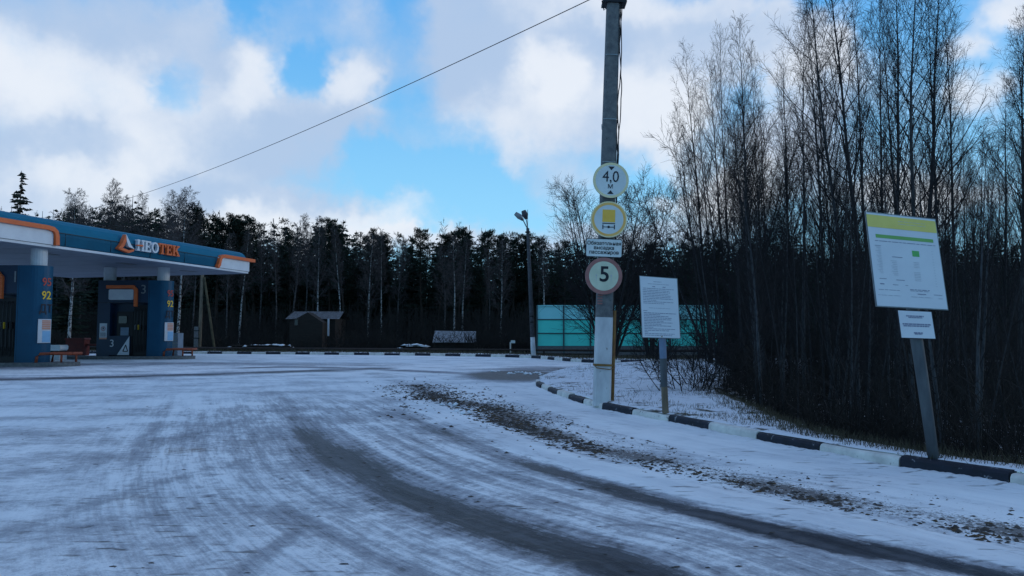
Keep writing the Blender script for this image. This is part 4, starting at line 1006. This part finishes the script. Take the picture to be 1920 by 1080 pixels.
YM = 47.5; hb = dp(957, 652, YM); r = empty('marker_post', (hb[0], YM, 0), label='short marker post with a white head left of the twin street lamp', cat='post')
mb = MB(); mb.tube([(0,0,0),(0,0,.72)], .05, 6); mb.build('post', M['kerbwhite'], r); mb = MB(); mb.box(.02,.30,-.05,.05,.66,.84,bev=.03); mb.build('head', M['signwhite'], r)
# low brown rail beyond the far kerb
r = empty('low_rail', (0, 0, 0), label='long low brown rail running beyond the far kerb', cat='rail')
ra, rb = (-36, 54.0), (4.8, 43.8)
mb = MB(); mb.tube([(ra[0],ra[1],.34),(rb[0],rb[1],.28)], .07, 6); mb.build('bar', M['railbrown'], r)
mb = MB(); mb.tube([(ra[0],ra[1],.12),(rb[0],rb[1],.06)], .05, 6); mb.build('bar', M['railbrown'], r)
for k in range(15):
    t = k/14; mb = MB(); x, y = ra[0]+(rb[0]-ra[0])*t, ra[1]+(rb[1]-ra[1])*t; mb.box(x-.06, x+.06, y-.06, y+.06, -.4, .36-.06*t); mb.build('post', M['railbrown'], r)
r = empty('low_rail', (0,0,0), label='dark low rail in front of the turquoise barrier', cat='rail')
mb = MB(); mb.tube([(5.2,42.6,.30),(16,42.2,.28)], .08, 6); mb.build('bar', M['railbrown'], r)
for k in range(5): mb = MB(); x = 5.4+k*2.6; mb.box(x-.06,x+.06,42.3,42.5,-.3,.3); mb.build('post', M['railbrown'], r)
# wooden utility pole on a concrete stub with a strut, right of the canopy
YU = 52; ou = np.array([dp(372,655,YU)[0], YU, 0]); lu = lambda px, py: loc(px, py, YU, ou)
r = empty('wooden_pole', tuple(ou), label='wooden utility pole on a concrete stub with a slanting strut behind the canopy end', cat='pole')
mb = MB(); mb.tube([lu(374,650), lu(381,470)], [.13,.10], 8); mb.build('post', M['brownwood'], r)
mb = MB(); a = lu(369,658); mb.box(a[0]-.14,a[0]+.14,-.22,-.1,-.1,1.75); mb.build('concrete_stub', M['concrete'], r)
mb = MB(); mb.tube([lu(403,660), lu(383,520)], [.09,.08], 8); mb.build('strut', M['straw'], r)
for z in (620, 634): mb = MB(); p = lu(370.5,z); mb.box(p[0]-.19,p[0]+.19,-.24,.12,p[2]-.03,p[2]+.03); mb.build('clamp', M['black'], r)

# ------------------------------------------------------------------ trees
def V(a, b): return (a[0]+b[0], a[1]+b[1], a[2]+b[2])
def walk(p, d, ln, n, rng, up=.0, wob=.12):
    pts = [p]; d = list(d); st = ln/n
    for i in range(n):
        d = [d[0]+rng.uniform(-wob,wob), d[1]+rng.uniform(-wob,wob), d[2]+up+rng.uniform(-wob,wob)*.5]
        l_ = math.sqrt(sum(a*a for a in d)); d = [a/l_ for a in d]
        pts.append(V(pts[-1], (d[0]*st, d[1]*st, d[2]*st)))
    return pts, d
def side_dir(d, ang, az_):
    # direction leaving d by angle ang at azimuth az_
    if abs(d[2]) < .95: u = (d[1], -d[0], 0)
    else: u = (1, 0, 0)
    l_ = math.sqrt(sum(a*a for a in u)); u = [a/l_ for a in u]
    v = (d[1]*u[2]-d[2]*u[1], d[2]*u[0]-d[0]*u[2], d[0]*u[1]-d[1]*u[0])
    ca, sa = math.cos(ang), math.sin(ang); c1, s1 = math.cos(az_), math.sin(az_)
    return tuple(d[i]*ca + (u[i]*c1+v[i]*s1)*sa for i in range(3))
def at_path(pts, t):
    k = t*(len(pts)-1); i = min(int(k), len(pts)-2); f = k-i
    p = tuple(pts[i][j]*(1-f)+pts[i+1][j]*f for j in range(3)); d = tuple(pts[i+1][j]-pts[i][j] for j in range(3)); l_ = math.sqrt(sum(a*a for a in d)) or 1
    return p, tuple(a/l_ for a in d)
def bare_tree(seed, H=12, r0=.10, first=.25, nb=38, blen=.30, ang=38, up=.10, twn=8, tw2=3, rmin=.006, wob=.03, droop=0, fork=False):
    rng = random.Random(seed); tr = MB(); cr = MB()
    path, _ = walk((0,0,-.4), (0,0,1), H+.4, 16, rng, .02, wob)
    tr.tube(path, [max(rmin*1.5, r0*(1-i/16.)**1.1 + .003) for i in range(17)], 8)
    az_ = rng.uniform(0, 6.28)
    for b in range(nb):
        t = first + (1-first)*((b+rng.random())/nb)**.82*.985; p, d = at_path(path, t); az_ += 2.4 + rng.uniform(-.5,.5)
        ln = H*blen*(1-t)**.65*rng.uniform(.6,1.2) + .35
        if t < first+.12: ln *= .7
        bd = side_dir(d, R(ang*rng.uniform(.75,1.25)), az_)
        bp, _ = walk(p, bd, ln, 6, rng, up, .11); br0 = max(rmin*1.4, min(r0*(1-t)*.42, ln*.012))
        cr.tube(bp, [br0*(1-.8*i/6)+rmin*.4 for i in range(7)], 4, cap=False)
        nt_ = max(2, int(twn*min(1.4, ln/1.5+.35)))
        for k in range(nt_):
            t2 = .15+.85*(k+rng.random())/nt_; p2, d2 = at_path(bp, min(t2,.99)); l2 = ln*.36*(1.15-t2)*rng.uniform(.6,1.3)+.12
            td = side_dir(d2, R(rng.uniform(28,55)), rng.uniform(0,6.28)); tp, _ = walk(p2, td, l2, 3, rng, up*.6-droop, .18)
            cr.tube(tp, [rmin*1.1, rmin, rmin*.8, rmin*.45], 3, cap=False)
            for q in range(tw2):
                p3, d3 = at_path(tp, rng.uniform(.25,.95)); l3 = l2*.5*rng.uniform(.4,1)+.06
                e = side_dir(d3, R(rng.uniform(25,60)), rng.uniform(0,6.28)); e = (e[0], e[1], e[2]-droop*2)
                cr.tube([p3, V(p3, tuple(a*l3 for a in e))], [rmin*.8, rmin*.4], 3, cap=False)
    return tr, cr
def multi_tree(seed, stems, H, spread, r0, rmin=.007, nb=16):
    rng = random.Random(seed); tr = MB(); cr = MB()
    for s_ in range(stems):
        a = 2*math.pi*s_/stems + rng.uniform(-.4,.4); ti = spread*rng.uniform(.35,1.0); d = (math.sin(ti)*math.cos(a), math.sin(ti)*math.sin(a)*.8, math.cos(ti))
        hh = H*rng.uniform(.75,1.05); path, _ = walk((.18*math.cos(a),.18*math.sin(a),-.3), d, hh, 14, rng, .03, .04)
        rr = r0*rng.uniform(.6,1); tr.tube(path, [max(rmin*1.5, rr*(1-i/14.)**.9+.004) for i in range(15)], 7)
        for b in range(nb):
            t = .12+.86*(b+rng.random())/nb; p, d1 = at_path(path, t); ln = H*.30*(1-t)**.5*rng.uniform(.6,1.2)+.4
            bd = side_dir(d1, R(rng.uniform(28,55)), rng.uniform(0,6.28)); bp, _ = walk(p, bd, ln, 6, rng, .05, .13)
            cr.tube(bp, [max(rmin,rr*(1-t)*.35)*(1-.7*i/6)+rmin*.4 for i in range(7)], 4, cap=False)
            for k in range(9):
                p2, d2 = at_path(bp, .1+.88*rng.random()); l2 = ln*.34*rng.uniform(.5,1.2)+.1; tp, _ = walk(p2, side_dir(d2, R(rng.uniform(25,55)), rng.uniform(0,6.28)), l2, 3, rng, .03, .18)
                cr.tube(tp, [rmin*1.1, rmin, rmin*.8, rmin*.5], 3, cap=False)
                for q in range(3):
                    p3, d3 = at_path(tp, rng.uniform(.2,.95)); e = side_dir(d3, R(rng.uniform(25,60)), rng.uniform(0,6.28)); l3 = l2*.5*rng.uniform(.5,1)+.05
                    cr.tube([p3, V(p3, tuple(a_*l3 for a_ in e))], [rmin*.8, rmin*.4], 3, cap=False)
    return tr, cr
def tuft(cr, p, r, n, rng, flat=.6):
    for i in range(n):
        a, b_ = rng.uniform(0,6.28), rng.uniform(-1,1); q = rng.random()**.4*r; s_ = math.sqrt(1-b_*b_)
        c_ = (p[0]+q*s_*math.cos(a), p[1]+q*s_*math.sin(a), p[2]+q*b_*flat); w_ = rng.uniform(.07,.17); a2 = rng.uniform(0,6.28); t_ = rng.uniform(-.1,.28)
        dx, dy = math.cos(a2)*w_, math.sin(a2)*w_
        cr.tri((c_[0]-dy*.4, c_[1]+dx*.4, c_[2]-.03), (c_[0]+dy*.4, c_[1]-dx*.4, c_[2]), (c_[0]+dx*1.5, c_[1]+dy*1.5, c_[2]+t_))
def pine(seed, H=14, first=.5, wide=.17, lean=.03, dens=1.0):
    rng = random.Random(seed); tr = MB(); cr = MB()
    path, _ = walk((0,0,-.4), (rng.uniform(-lean,lean),0,1), H+.2, 10, rng, .02, .035); tr.tube(path, [.17*(1-i/11)+.015 for i in range(11)], 6)
    nb = int(24*dens); az_ = 0
    for b in range(nb):
        t = first+(1-first)*((b+rng.random())/nb)**.9*.98; p, d = at_path(path, t); az_ += 2.4+rng.uniform(-.6,.6); k = (t-first)/(1-first)
        ln = H*wide*(1-k**1.8*.72)*(.45+.55*min(1,k*4))*rng.uniform(.55,1.2)
        bp, _ = walk(p, (math.cos(az_), math.sin(az_), rng.uniform(-.05,.5)+.35*k), ln, 4, rng, .06, .15); tr.tube(bp, [.045,.035,.03,.02,.012], 3, cap=False)
        for q in range(5):
            p2, _ = at_path(bp, .35+.16*q*.98); p2 = V(p2, (rng.uniform(-.25,.25), rng.uniform(-.25,.25), rng.uniform(0,.2))); tuft(cr, p2, rng.uniform(.30,.62)*H/14, int(44*dens), rng, .55)
    for b in range(10):
        t = rng.uniform(.2, first+.05); p, d = at_path(path, t); a = rng.uniform(0,6.28); tr.tube([p, V(p,(math.cos(a)*.9*rng.random(), math.sin(a)*.9*rng.random(), .1))], [.02,.008], 3, cap=False)
    tuft(cr, path[-1], .4, 30, rng, .9); return tr, cr
def spruce(seed, H=12, wide=.2, dens=1.0, first=.06):
    rng = random.Random(seed); tr = MB(); cr = MB()
    path, _ = walk((0,0,-.4), (0,0,1), H+.4, 8, rng, .05, .015); tr.tube(path, [.15*(1-i/8.5)+.008 for i in range(9)], 6)
    nl = int(26*dens)
    for l_ in range(nl):
        t = first+(1-first)*(l_/nl); R_ = H*wide*(1-t)**.85*rng.uniform(.75,1.12)+.06; nb = max(4, int(9*(1-t)+3))
        for b in range(nb):
            p, _ = at_path(path, min(.995, max(.02, t+rng.uniform(-.6,.6)/nl))); a = rng.uniform(0,6.28); L_ = R_*rng.uniform(.6,1.15); n_ = max(3, int(L_*7*dens))
            for q in range(n_):
                f = (q+rng.random())/n_; c_ = (p[0]+math.cos(a)*L_*f, p[1]+math.sin(a)*L_*f, p[2]-L_*f*.28+L_*f*f*.16+rng.uniform(-.05,.05)); w_ = .10+.16*(1-f)*min(1,R_)
                ax, ay = -math.sin(a)*w_, math.cos(a)*w_
                cr.tri((c_[0]-ax,c_[1]-ay,c_[2]-w_*.9),(c_[0]+ax*.2,c_[1]+ay*.2,c_[2]+.05),(c_[0]+math.cos(a)*.28,c_[1]+math.sin(a)*.28,c_[2]-.08))
                cr.tri((c_[0]+ax,c_[1]+ay,c_[2]-w_*.9),(c_[0]-ax*.2,c_[1]-ay*.2,c_[2]+.05),(c_[0]+math.cos(a)*.25,c_[1]+math.sin(a)*.25,c_[2]-.06))
    return tr, cr
def proto(name, pair, mt, mc):
    r = bpy.data.objects.new(name, None); t = bpy.data.objects.new('trunk', pair[0].mesh('trunk', mt, True)); c = bpy.data.objects.new('crown', pair[1].mesh('crown', mc)); t.parent = r; c.parent = r
    return r, t, c
used = {}
def plant(pr, name, x, y, z, H, base_H, rz, tilt=(0,0), label='', cat='tree', group=None, wide=1.0):
    r, t, c = pr; e = bpy.data.objects.new(name, None); C.objects.link(e); e.location = (x,y,z); s_ = H/base_H; e.scale = (s_*wide, s_*wide, s_); e.rotation_euler = (tilt[0], tilt[1], rz)
    for q in (t, c): d = q.copy(); C.objects.link(d); d.parent = e
    e['label'] = label; e['category'] = cat
    if group: e['group'] = group
    return e
ASP = [proto('t', bare_tree(100+i, 12, .085, (.22,.30,.35,.28,.4,.25)[i], (40,34,36,44,30,38)[i], (.26,.2,.30,.22,.18,.32)[i], (34,29,36,30,28,38)[i], .10, 10, 4, .0036, .028), M['barkpale'] if i % 2 else M['bark'], M['twig']) for i in range(6)]
THIN = [proto('t', bare_tree(140+i, 8, .030, .2, 22, .22, 28, .12, 6, 2, .0035, .04), M['bark'], M['twig']) for i in range(3)]
BIRD = [proto('t', bare_tree(260+i, 13, .12, (.4,.34,.45,.38)[i], 38, (.24,.3,.2,.26)[i], 34, .06, 11, 7, .008, .035, droop=.05), M['birchdull'], M['birchtwig']) for i in range(4)]
BIR = [proto('t', bare_tree(160+i, 13, .13, (.34,.42,.30,.45)[i], 40, (.26,.22,.3,.2)[i], 36, .05, 12, 7, .008, .03, droop=.08), M['birch'], M['birchtwig']) for i in range(4)]
PIN = [proto('t', pine(180+i, 14, (.42,.34,.46,.28)[i], (.19,.22,.17,.24)[i], dens=1.15), M['pinebark'], M['needle']) for i in range(4)]
SPR = [proto('t', spruce(190+i, 12, (.2,.24,.17)[i], 1.5), M['pinebark'], M['spruce']) for i in range(3)]
# --- label helper: landmark by column in the picture, ordinal among the same kind there
MARK = [(-900,92,'over the left end of the canopy roof'),(92,232,'above the canopy left of its lettering'),(232,345,'above the canopy lettering'),(345,478,'behind the right end of the canopy'),(478,540,'just right of the canopy'),
        (540,640,'behind the small brown house'),(640,770,'right of the small brown house'),(770,900,'behind the low snow dusted shed'),(900,990,'just left of the twin street lamp'),(990,1110,'behind the left half of the turquoise barrier'),
        (1110,1200,'between the sign pole and the text board'),(1200,1290,'behind the small text board'),(1290,1420,'right of the small text board'),(1420,1530,'midway between the two boards'),(1530,1620,'just left of the yellow topped board'),(1620,1780,'behind the yellow topped board'),(1780,3000,'right of the yellow topped board')]
ORD = ['first','second','third','fourth','fifth','sixth','seventh','eighth','ninth','tenth','eleventh','twelfth']
def set_labels(lst):   # lst: (px, object, look)
    cells = {}
    for px, o, look in lst:
        mk = next(m for a, b_, m in MARK if a <= px < b_); cells.setdefault((look, mk), []).append((px, o))
    for (look, mk), v in cells.items():
        v.sort(key=lambda q: q[0])
        for i, (px, o) in enumerate(v):
            o['label'] = f'{look} {mk}' if len(v) == 1 else f'{look} {mk}, {ORD[i]} from left'
rg = random.Random(77); LAB = []
def fz(x, y): return 0.0
far = []
for px, py, Y in ((409,401,76),(441,404,80),(466,411,78),(484,407,82),(586,424,84),(622,412,82),(652,421,80),(686,434,84),(733,440,84),(795,431,80),(822,437,82),(861,431,80),(882,428,84),(909,430,80),(931,438,86),(958,444,84),(986,440,86),(1012,446,84),(388,388,72),(550,440,86),(706,448,86),(1060,452,84),(1105,455,86),(1180,462,84),(1232,455,84),(1290,460,80),(1340,452,78),(1400,458,80)):
    far.append(('pine', px, py, Y))
for px, py, Y in ((42,318,60),(131,384,60),(772,446,86),(845,446,88),(640,436,90),(1310,470,78)): far.append(('spruce', px, py, Y))
for px, py, Y in ((140,360,50),(208,347,66),(262,368,70),(300,362,74),(338,356,52),(366,378,70),(428,440,66),(452,432,68),(520,432,72),(548,402,74),(598,410,66),(643,424,66),(690,440,70),(716,436,72),(851,446,68),(868,452,70),(937,452,70),(1020,444,68),(918,468,74),(835,466,72),(574,418,78),(746,452,78),(240,372,64),(160,385,68),(490,436,76),(318,372,66)):
    far.append(('birch', px, py, Y))
LOOK = {'pine':'dark broad topped pine','spruce':'dark pointed spruce','birch':'bare white trunked birch'}
for i, (k, px, py, Y) in enumerate(far):
    p = dp(px, py, Y); H = p[2]
    pr = {'pine':PIN,'spruce':SPR,'birch':BIR if px in (140,338,598,643,690,851,868,937,1020,452,716) else BIRD}[k][i % (3 if k == 'spruce' else 4)]; bh = {'pine':14.2,'spruce':12.1,'birch':13}[k]
    o = plant(pr, k+'_tree', p[0], Y, 0, H, bh, rg.uniform(0,6.28), (rg.uniform(-.03,.03), rg.uniform(-.03,.03)), group={'pine':'pines of the far tree line','spruce':'spruces of the far tree line','birch':'birches along the far tree line'}[k], wide=rg.uniform(.85,1.15))
    LAB.append((px, o, LOOK[k] if k != 'birch' or px in (140,338,598,643,690,851,868,937,1020,452,716) else 'bare grey birch'))
set_labels(LAB); LAB = []
# mass of wood behind them
SKX = [-1200,-300,0,90,200,340,400,480,560,620,740,860,960,1150,1250,1400,1600,1900,2600]; SKY = [420,400,410,405,395,395,420,428,440,436,452,446,455,470,465,462,470,462,455]
mbt, mbc, mbg = MB(), MB(), MB()
lowp = [spruce(300+i, 12, (.24,.29)[i], .62, .02) for i in range(2)] + [pine(310+i, 14, .35, .2, dens=.6) for i in range(3)]
lb = [bare_tree(320+i, 13, .11, .35, 22, .22, 36, .05, 7, 2, .012, .03) for i in range(2)]
def stamp(dst, src, x, y, z, s_, a):
    ca, sa = math.cos(a)*s_, math.sin(a)*s_; v = np.array(src.v); o = len(dst.v)
    q = np.stack([v[:,0]*ca-v[:,1]*sa+x, v[:,0]*sa+v[:,1]*ca+y, v[:,2]*s_+z], -1); dst.v += q.tolist(); dst.f += [tuple(i+o for i in f) for f in src.f]; dst.m += [0]*len(src.f)
for Y, stp in ((88,2.6),(93,2.5),(98,2.4),(104,2.4),(112,2.6)):
    x = -95
    while x < 110:
        px = 960+F*x/Y; top = np.interp(px, SKX, SKY)-13+rg.uniform(-6,26)+12*math.sin(x*.21+Y); H = dp(px, top, Y)[2]; k = rg.random()
        for q_ in range(4):
            s_ = rg.randrange(2); h2 = H*(.55+.45*rg.random()**.45); xx = x+rg.uniform(-1.5,1.5); yy = Y+rg.uniform(-2,2); a_ = rg.uniform(0,6.28); stamp(mbc, lowp[s_][1], xx, yy, 0, h2/12, a_)
        pr = lb[rg.randrange(2)]; stamp(mbg, pr[1], x+rg.uniform(-1,1), Y, 0, H*rg.uniform(.85,1.03)/13, rg.uniform(0,6.28))
        if k < .8: s_ = rg.randrange(5); pr = lowp[s_]; bh = 12 if s_ < 2 else 14.2; stamp(mbt, pr[0], x, Y+rg.uniform(-2,2), 0, H/bh, rg.uniform(0,6.28)); stamp(mbc, pr[1], x, Y, 0, H/bh, rg.uniform(0,6.28))
        else: pr = lb[rg.randrange(2)]; stamp(mbt, pr[0], x, Y, 0, H/13, 0); stamp(mbg, pr[1], x, Y, 0, H/13, 0)
        x += stp*rg.uniform(.6,1.4)
nt0, nc0 = len(mbt.f), len(mbc.f)
big = MB(); 
for src, mi in ((mbt,0),(mbc,1),(mbg,2)):
    o = len(big.v); big.v += src.v; big.f += [tuple(i+o for i in f) for f in src.f]; big.m += [mi]*len(src.f)
tag(big.build('distant_wood', [M['bark'], M['needle'], M['birchtwig']]), 'dark mass of mixed winter wood behind the first row of trees', 'wood', kind='stuff')
# brush along the foot of the wood
mb = MB()
for i in range(9000):
    Y = rg.uniform(56, 87) if rg.random() < .8 else rg.uniform(50, 60); x = rg.uniform(-.82, .85)*Y*1.05
    px = 960+F*x/Y
    if Y < 66 and (520 < px < 650 or 800 < px < 905 or 425 < px < 560 or 740 < px < 812) and rg.random() < .82: continue
    if Y < 56 and (px < 1000 or px < 1140 and rg.random() < .7): continue
    H = rg.uniform(1.2, 4.5)*(1 if Y > 62 else .35); a = rg.uniform(0,6.28); l_ = rg.uniform(.05,.5)
    p1_ = (x+math.cos(a)*l_*.5, Y+math.sin(a)*l_*.5, H*.6); p2_ = (x+math.cos(a)*l_*1.4, Y+math.sin(a)*l_*1.4, H); mb.tube([(x,Y,-.3), p1_, p2_], [.03,.022,.01], 3, cap=False)
    for q in range(3): t = rg.uniform(.3,.9); b0 = (x+math.cos(a)*l_*t, Y, H*t); an = rg.uniform(0,6.28); mb.tri(b0, V(b0,(0,0,.04)), V(b0,(math.cos(an)*.6, math.sin(an)*.6, .5)))
    for q in range(9): c0 = (x+rg.uniform(-.9,.9), Y+rg.uniform(-.5,.5), rg.uniform(0,H*.85)); w_ = rg.uniform(.3,.8); an = rg.uniform(-.9,.9); mb.tri((c0[0]-.03,c0[1],c0[2]),(c0[0]+.03,c0[1],c0[2]),(c0[0]+w_*math.sin(an),c0[1],c0[2]+w_*math.cos(an)))
tag(mb.build('brushwood', M['brush']), 'dark leafless brush along the foot of the far wood', 'brush', kind='stuff')

# --- the spreading multi-stemmed tree behind the sign pole
tm = multi_tree(5, 11, 9.4, .50, .10, .0065, 26)
x0 = dp(1140, 660, 36)[0]; r = empty('willow_tree', (x0, 36, 0), label='bare wide spreading tree with several stems right behind the sign pole', cat='tree')
tm[0].build('trunk', M['bark'], r, smooth=True); tm[1].build('crown', M['twig'], r)
tm = multi_tree(9, 8, 8.6, .38, .08, .0065, 22)
x0 = dp(1222, 660, 41)[0]; r = empty('willow_tree', (x0, 41, 0), label='smaller bare bushy tree between the sign pole and the grove', cat='tree')
tm[0].build('trunk', M['bark'], r, smooth=True); tm[1].build('crown', M['twig'], r)

tm = multi_tree(21, 9, 7.4, .46, .055, .005, 22)
x0 = dp(1368, 660, 22)[0]; r = empty('alder_tree', (x0, 22, -.2), label='bare many stemmed tree fanning out at the left edge of the grove', cat='tree')
tm[0].build('trunk', M['bark'], r, smooth=True); tm[1].build('crown', M['twig'], r)
# --- the slender grove on the right. (column at eye level, column at top, top row, distance, thickness)
grove = [(1318,1262,200,27,.8),(1338,1290,240,20,.7),(1374,1345,60,24,.8),(1430,1405,90,23,.8),(1490,1462,150,22,.7),(1574,1552,40,23,.8),(1330,1282,95,26,1),(1348,1300,150,24,.9),(1368,1335,110,23,1),(1402,1378,38,22,1.15),(1440,1428,170,25,.9),(1462,1452,200,20,.8),(1482,1484,100,24,1),(1503,1478,20,19,.9),(1528,1540,190,26,.9),
 (1556,1512,-10,18,1.0),(1580,1600,60,25,.9),(1604,1560,-60,17,1.2),(1622,1588,-120,16.5,1.3),(1640,1618,-60,20,1.0),(1662,1655,-30,22,1.0),(1682,1672,-90,18,1.2),(1702,1668,-20,25,.9),(1724,1712,-110,17,1.2),(1737,1722,-70,19,1.4),
 (1757,1750,-30,22,1),(1792,1778,5,19,1.05),(1812,1806,215,26,.9),(1838,1842,235,27,1),(1862,1862,240,25,1),(1884,1888,150,22,1.1),(1908,1900,40,21,1.1),(1930,1918,60,24,1.2),(1960,1950,10,20,1.3),(1385,1352,210,17,.8),(1420,1392,240,15,.8),(1540,1520,240,14,.8),(1660,1640,160,14,.9)]
LAB = []
for i, (xe, xt, yt, Y, th) in enumerate(grove):
    b = dp(xe, 626, Y); t = dp(xt, yt, Y); H = t[2]+.7; til = math.atan2(t[0]-b[0], t[2]-CAMZ)
    x = b[0] - math.tan(til)*(CAMZ+.7)
    o = plant(ASP[i % 6], 'aspen_tree', x, Y, -.7, H, 12, 0, (rg.uniform(-.02,.02), til), group='slender bare trees of the right hand grove', wide=th*(.80 if H > 9 else .7))
    o.rotation_euler = (0, til, 0); 
    az0 = rg.uniform(0,6.28)
    for c_ in o.children: c_.rotation_euler = (0,0,az0)
    LAB.append(((xe*.5+xt*.5), o, 'tall bare aspen' if H > 9.3 else 'medium bare aspen'))
set_labels(LAB)
# filler: thinner trees and saplings (they cannot be told apart)
for i in range(120):
    Y = rg.uniform(14, 44); px = rg.uniform(1345, 2250); x = (px-960)/F*Y
    if x < float(XE(np.array([Y]))[0]) + .6 and Y < 27: continue
    if Y > 27 and px < 1400: continue
    top = 150 + rg.random()**.55*290 + max(0, (1450-px))*1.2; H = dp(px, top, Y)[2]+.7
    if H > 12: H = 11
    H = min(H, dp(px, 270, Y)[2]+.7) if px > 1790 else H
    pr = ASP[rg.randrange(6)] if (Y > 18 and rg.random() < .6) else THIN[rg.randrange(3)]; bh = 12 if pr in ASP else 8
    plant(pr, 'sapling' if bh == 8 else 'aspen_tree', x, Y, -.7, H, bh, rg.uniform(0,6.28), (rg.uniform(-.04,.04), rg.uniform(-.10,.03)), label='thin bare young tree crowded among the others of the grove', group='thin young trees filling the right hand grove', wide=.75)
for i in range(46):          # young trees right at the edge of the ditch, their feet in view
    Y = rg.uniform(7.4, 19); e = float(XE(np.array([Y]))[0]); x = e + .5 + rg.random()**1.5*2.6
    px = 960+F*x/Y
    if px < 1390: continue
    H = dp(px, 200+rg.random()*280, Y)[2]+.6; pr = THIN[rg.randrange(3)] if rg.random() < .6 else ASP[1+2*rg.randrange(3)]; bh = 8 if pr in THIN else 12
    plant(pr, 'sapling', x, Y, float(verge_z(np.array([x]), np.array([Y]))[0])-.05, H, bh, rg.uniform(0,6.28), (rg.uniform(-.04,.04), rg.uniform(-.13,.01)), label='thin bare sapling standing at the near edge of the ditch', group='saplings along the ditch edge', wide=1.1)
# undergrowth in the ditch and under the grove
mb = MB()
def stem(x, y, z, H, dens=1):
    a = rg.uniform(0,6.28); l_ = rg.uniform(.0,.35)*H; pts = [(x,y,z)]
    for k in (1,2,3): t = k/3; pts.append((x+math.cos(a)*l_*t*t+rg.uniform(-.03,.03), y+math.sin(a)*l_*t*t+rg.uniform(-.03,.03), z+H*t))
    r_ = rg.uniform(.004,.010); mb.tube(pts, [r_,r_*.8,r_*.6,r_*.3], 3, cap=False)
    for q in range(int(3*dens)):
        p, d = at_path(pts, rg.uniform(.2,.95)); e = side_dir(d, R(rg.uniform(25,65)), rg.uniform(0,6.28)); s_ = H*rg.uniform(.12,.35); p2 = V(p, tuple(c*s_ for c in e)); mb.tube([p, p2, V(p2,(rg.uniform(-.05,.05),rg.uniform(-.05,.05),s_*.5))], [r_*.5,r_*.4,r_*.2], 3, cap=False)
for i in range(6500):
    y = rg.uniform(5.5, 34); e = float(XE(np.array([y]))[0]) if y < 28 else 9
    px = rg.uniform(1280, 2100); x = (px-960)/F*y
    if x < e + .25: 
        x = e + rg.uniform(.2, 1.8)
    z = float(verge_z(np.array([x]), np.array([y]))[0]) if y < 29 else 0; H = rg.uniform(.3, 1.0) + (rg.random()**2*1.8 if x > e+2 else 0)
    if vnoise(np.array([x]), np.array([y]), .8, 94)[0] < .33: H *= .45
    stem(x, y, z-.03, min(H, 3.2))
for i in range(3200):
    y = rg.uniform(21, 27.6); e = float(XE(np.array([y]))[0]); x = max(e, 6.5) + .2 + rg.random()*24
    if y > 26.5: x = rg.uniform(6.8, 30)
    z = float(verge_z(np.array([min(x, 60)]), np.array([y]))[0]); stem(x, y, min(z,.1)-.03, rg.uniform(.9, 2.4), 2)
for i in range(16000):         # dense litter, dead weeds and leaves clinging low
    y = rg.uniform(5.5, 30); e = float(XE(np.array([y]))[0]) if y < 28 else 9; x = e + .15 + rg.random()**1.4*9
    if y > 27.5 and x < 10: continue
    z = float(verge_z(np.array([x]), np.array([y]))[0]) if y < 29 else 0; a = rg.uniform(0,6.28); zz = z+rg.random()**2*.9; l_ = rg.uniform(.08,.35); q_ = rg.uniform(-.3,1)
    mb.tri((x-.006,y,zz),(x+.006,y,zz),(x+l_*math.cos(a),y+l_*math.sin(a),zz+l_*q_))
tag(mb.build('undergrowth', M['brush']), 'dense dark leafless undergrowth in the ditch below the grove', 'undergrowth', kind='stuff')
mb = MB()
for i in range(1500):         # snow lying between the stems in the ditch
    y = rg.uniform(6, 24); e = float(XE(np.array([y]))[0]); x = e + .3 + rg.random()*5
    if vnoise(np.array([x]), np.array([y]), .9, 93)[0] < .5: continue
    z = float(verge_z(np.array([x]), np.array([y]))[0]); q = rg.uniform(.025,.09); mb.blob((x, y, z+.01), q*1.6, q, q*.4, rg)
tag(mb.build('ditch_snow', M['snow'], smooth=True), 'small patches of snow lying between the stems in the ditch', 'snow', kind='stuff')
# second wood behind the grove, low and dark
mb = MB(); mk = MB()
for Y, stp in ((46,2.0),(54,2.1),(64,2.4)):
    x = Y*.27
    while x < Y*1.05:
        px = 960+F*x/Y; top = 468+rg.uniform(-20,50); H = dp(px, top, Y)[2]
        if Y == 46 and px < 1370: x += stp; continue
        pr = lowp[rg.randrange(2)]; stamp(mk, pr[1], x, Y+rg.uniform(-1.5,1.5), 0, H/12, rg.uniform(0,6)); stamp(mb, pr[0], x, Y, 0, H/12, 0)
        x += stp*rg.uniform(.6,1.3)
o = len(mb.v); n0 = len(mb.f); mb.v += mk.v; mb.f += [tuple(i+o for i in f) for f in mk.f]; mb.m += [1]*len(mk.f)
tag(mb.build('dark_wood', [M['bark'], M['spruce']]), 'low dark conifer wood seen through the trunks of the grove', 'wood', kind='stuff')
# small shrub at the edge of the snow
for px, py, Y, s_, lab in ((1288,735,14.2,1.5,'small leafless shrub on the snow left of the grove'),(1330,728,15.5,2.2,'leafless shrub at the foot of the grove edge')):
    tm = multi_tree(px, 9, s_, .9, .012, .004, 5); p = gp(px, py, .15); r = empty('shrub', (p[0], p[1], .12), label=lab, cat='shrub')
    tm[0].build('stems', M['twig'], r); tm[1].build('twigs', M['twig'], r)
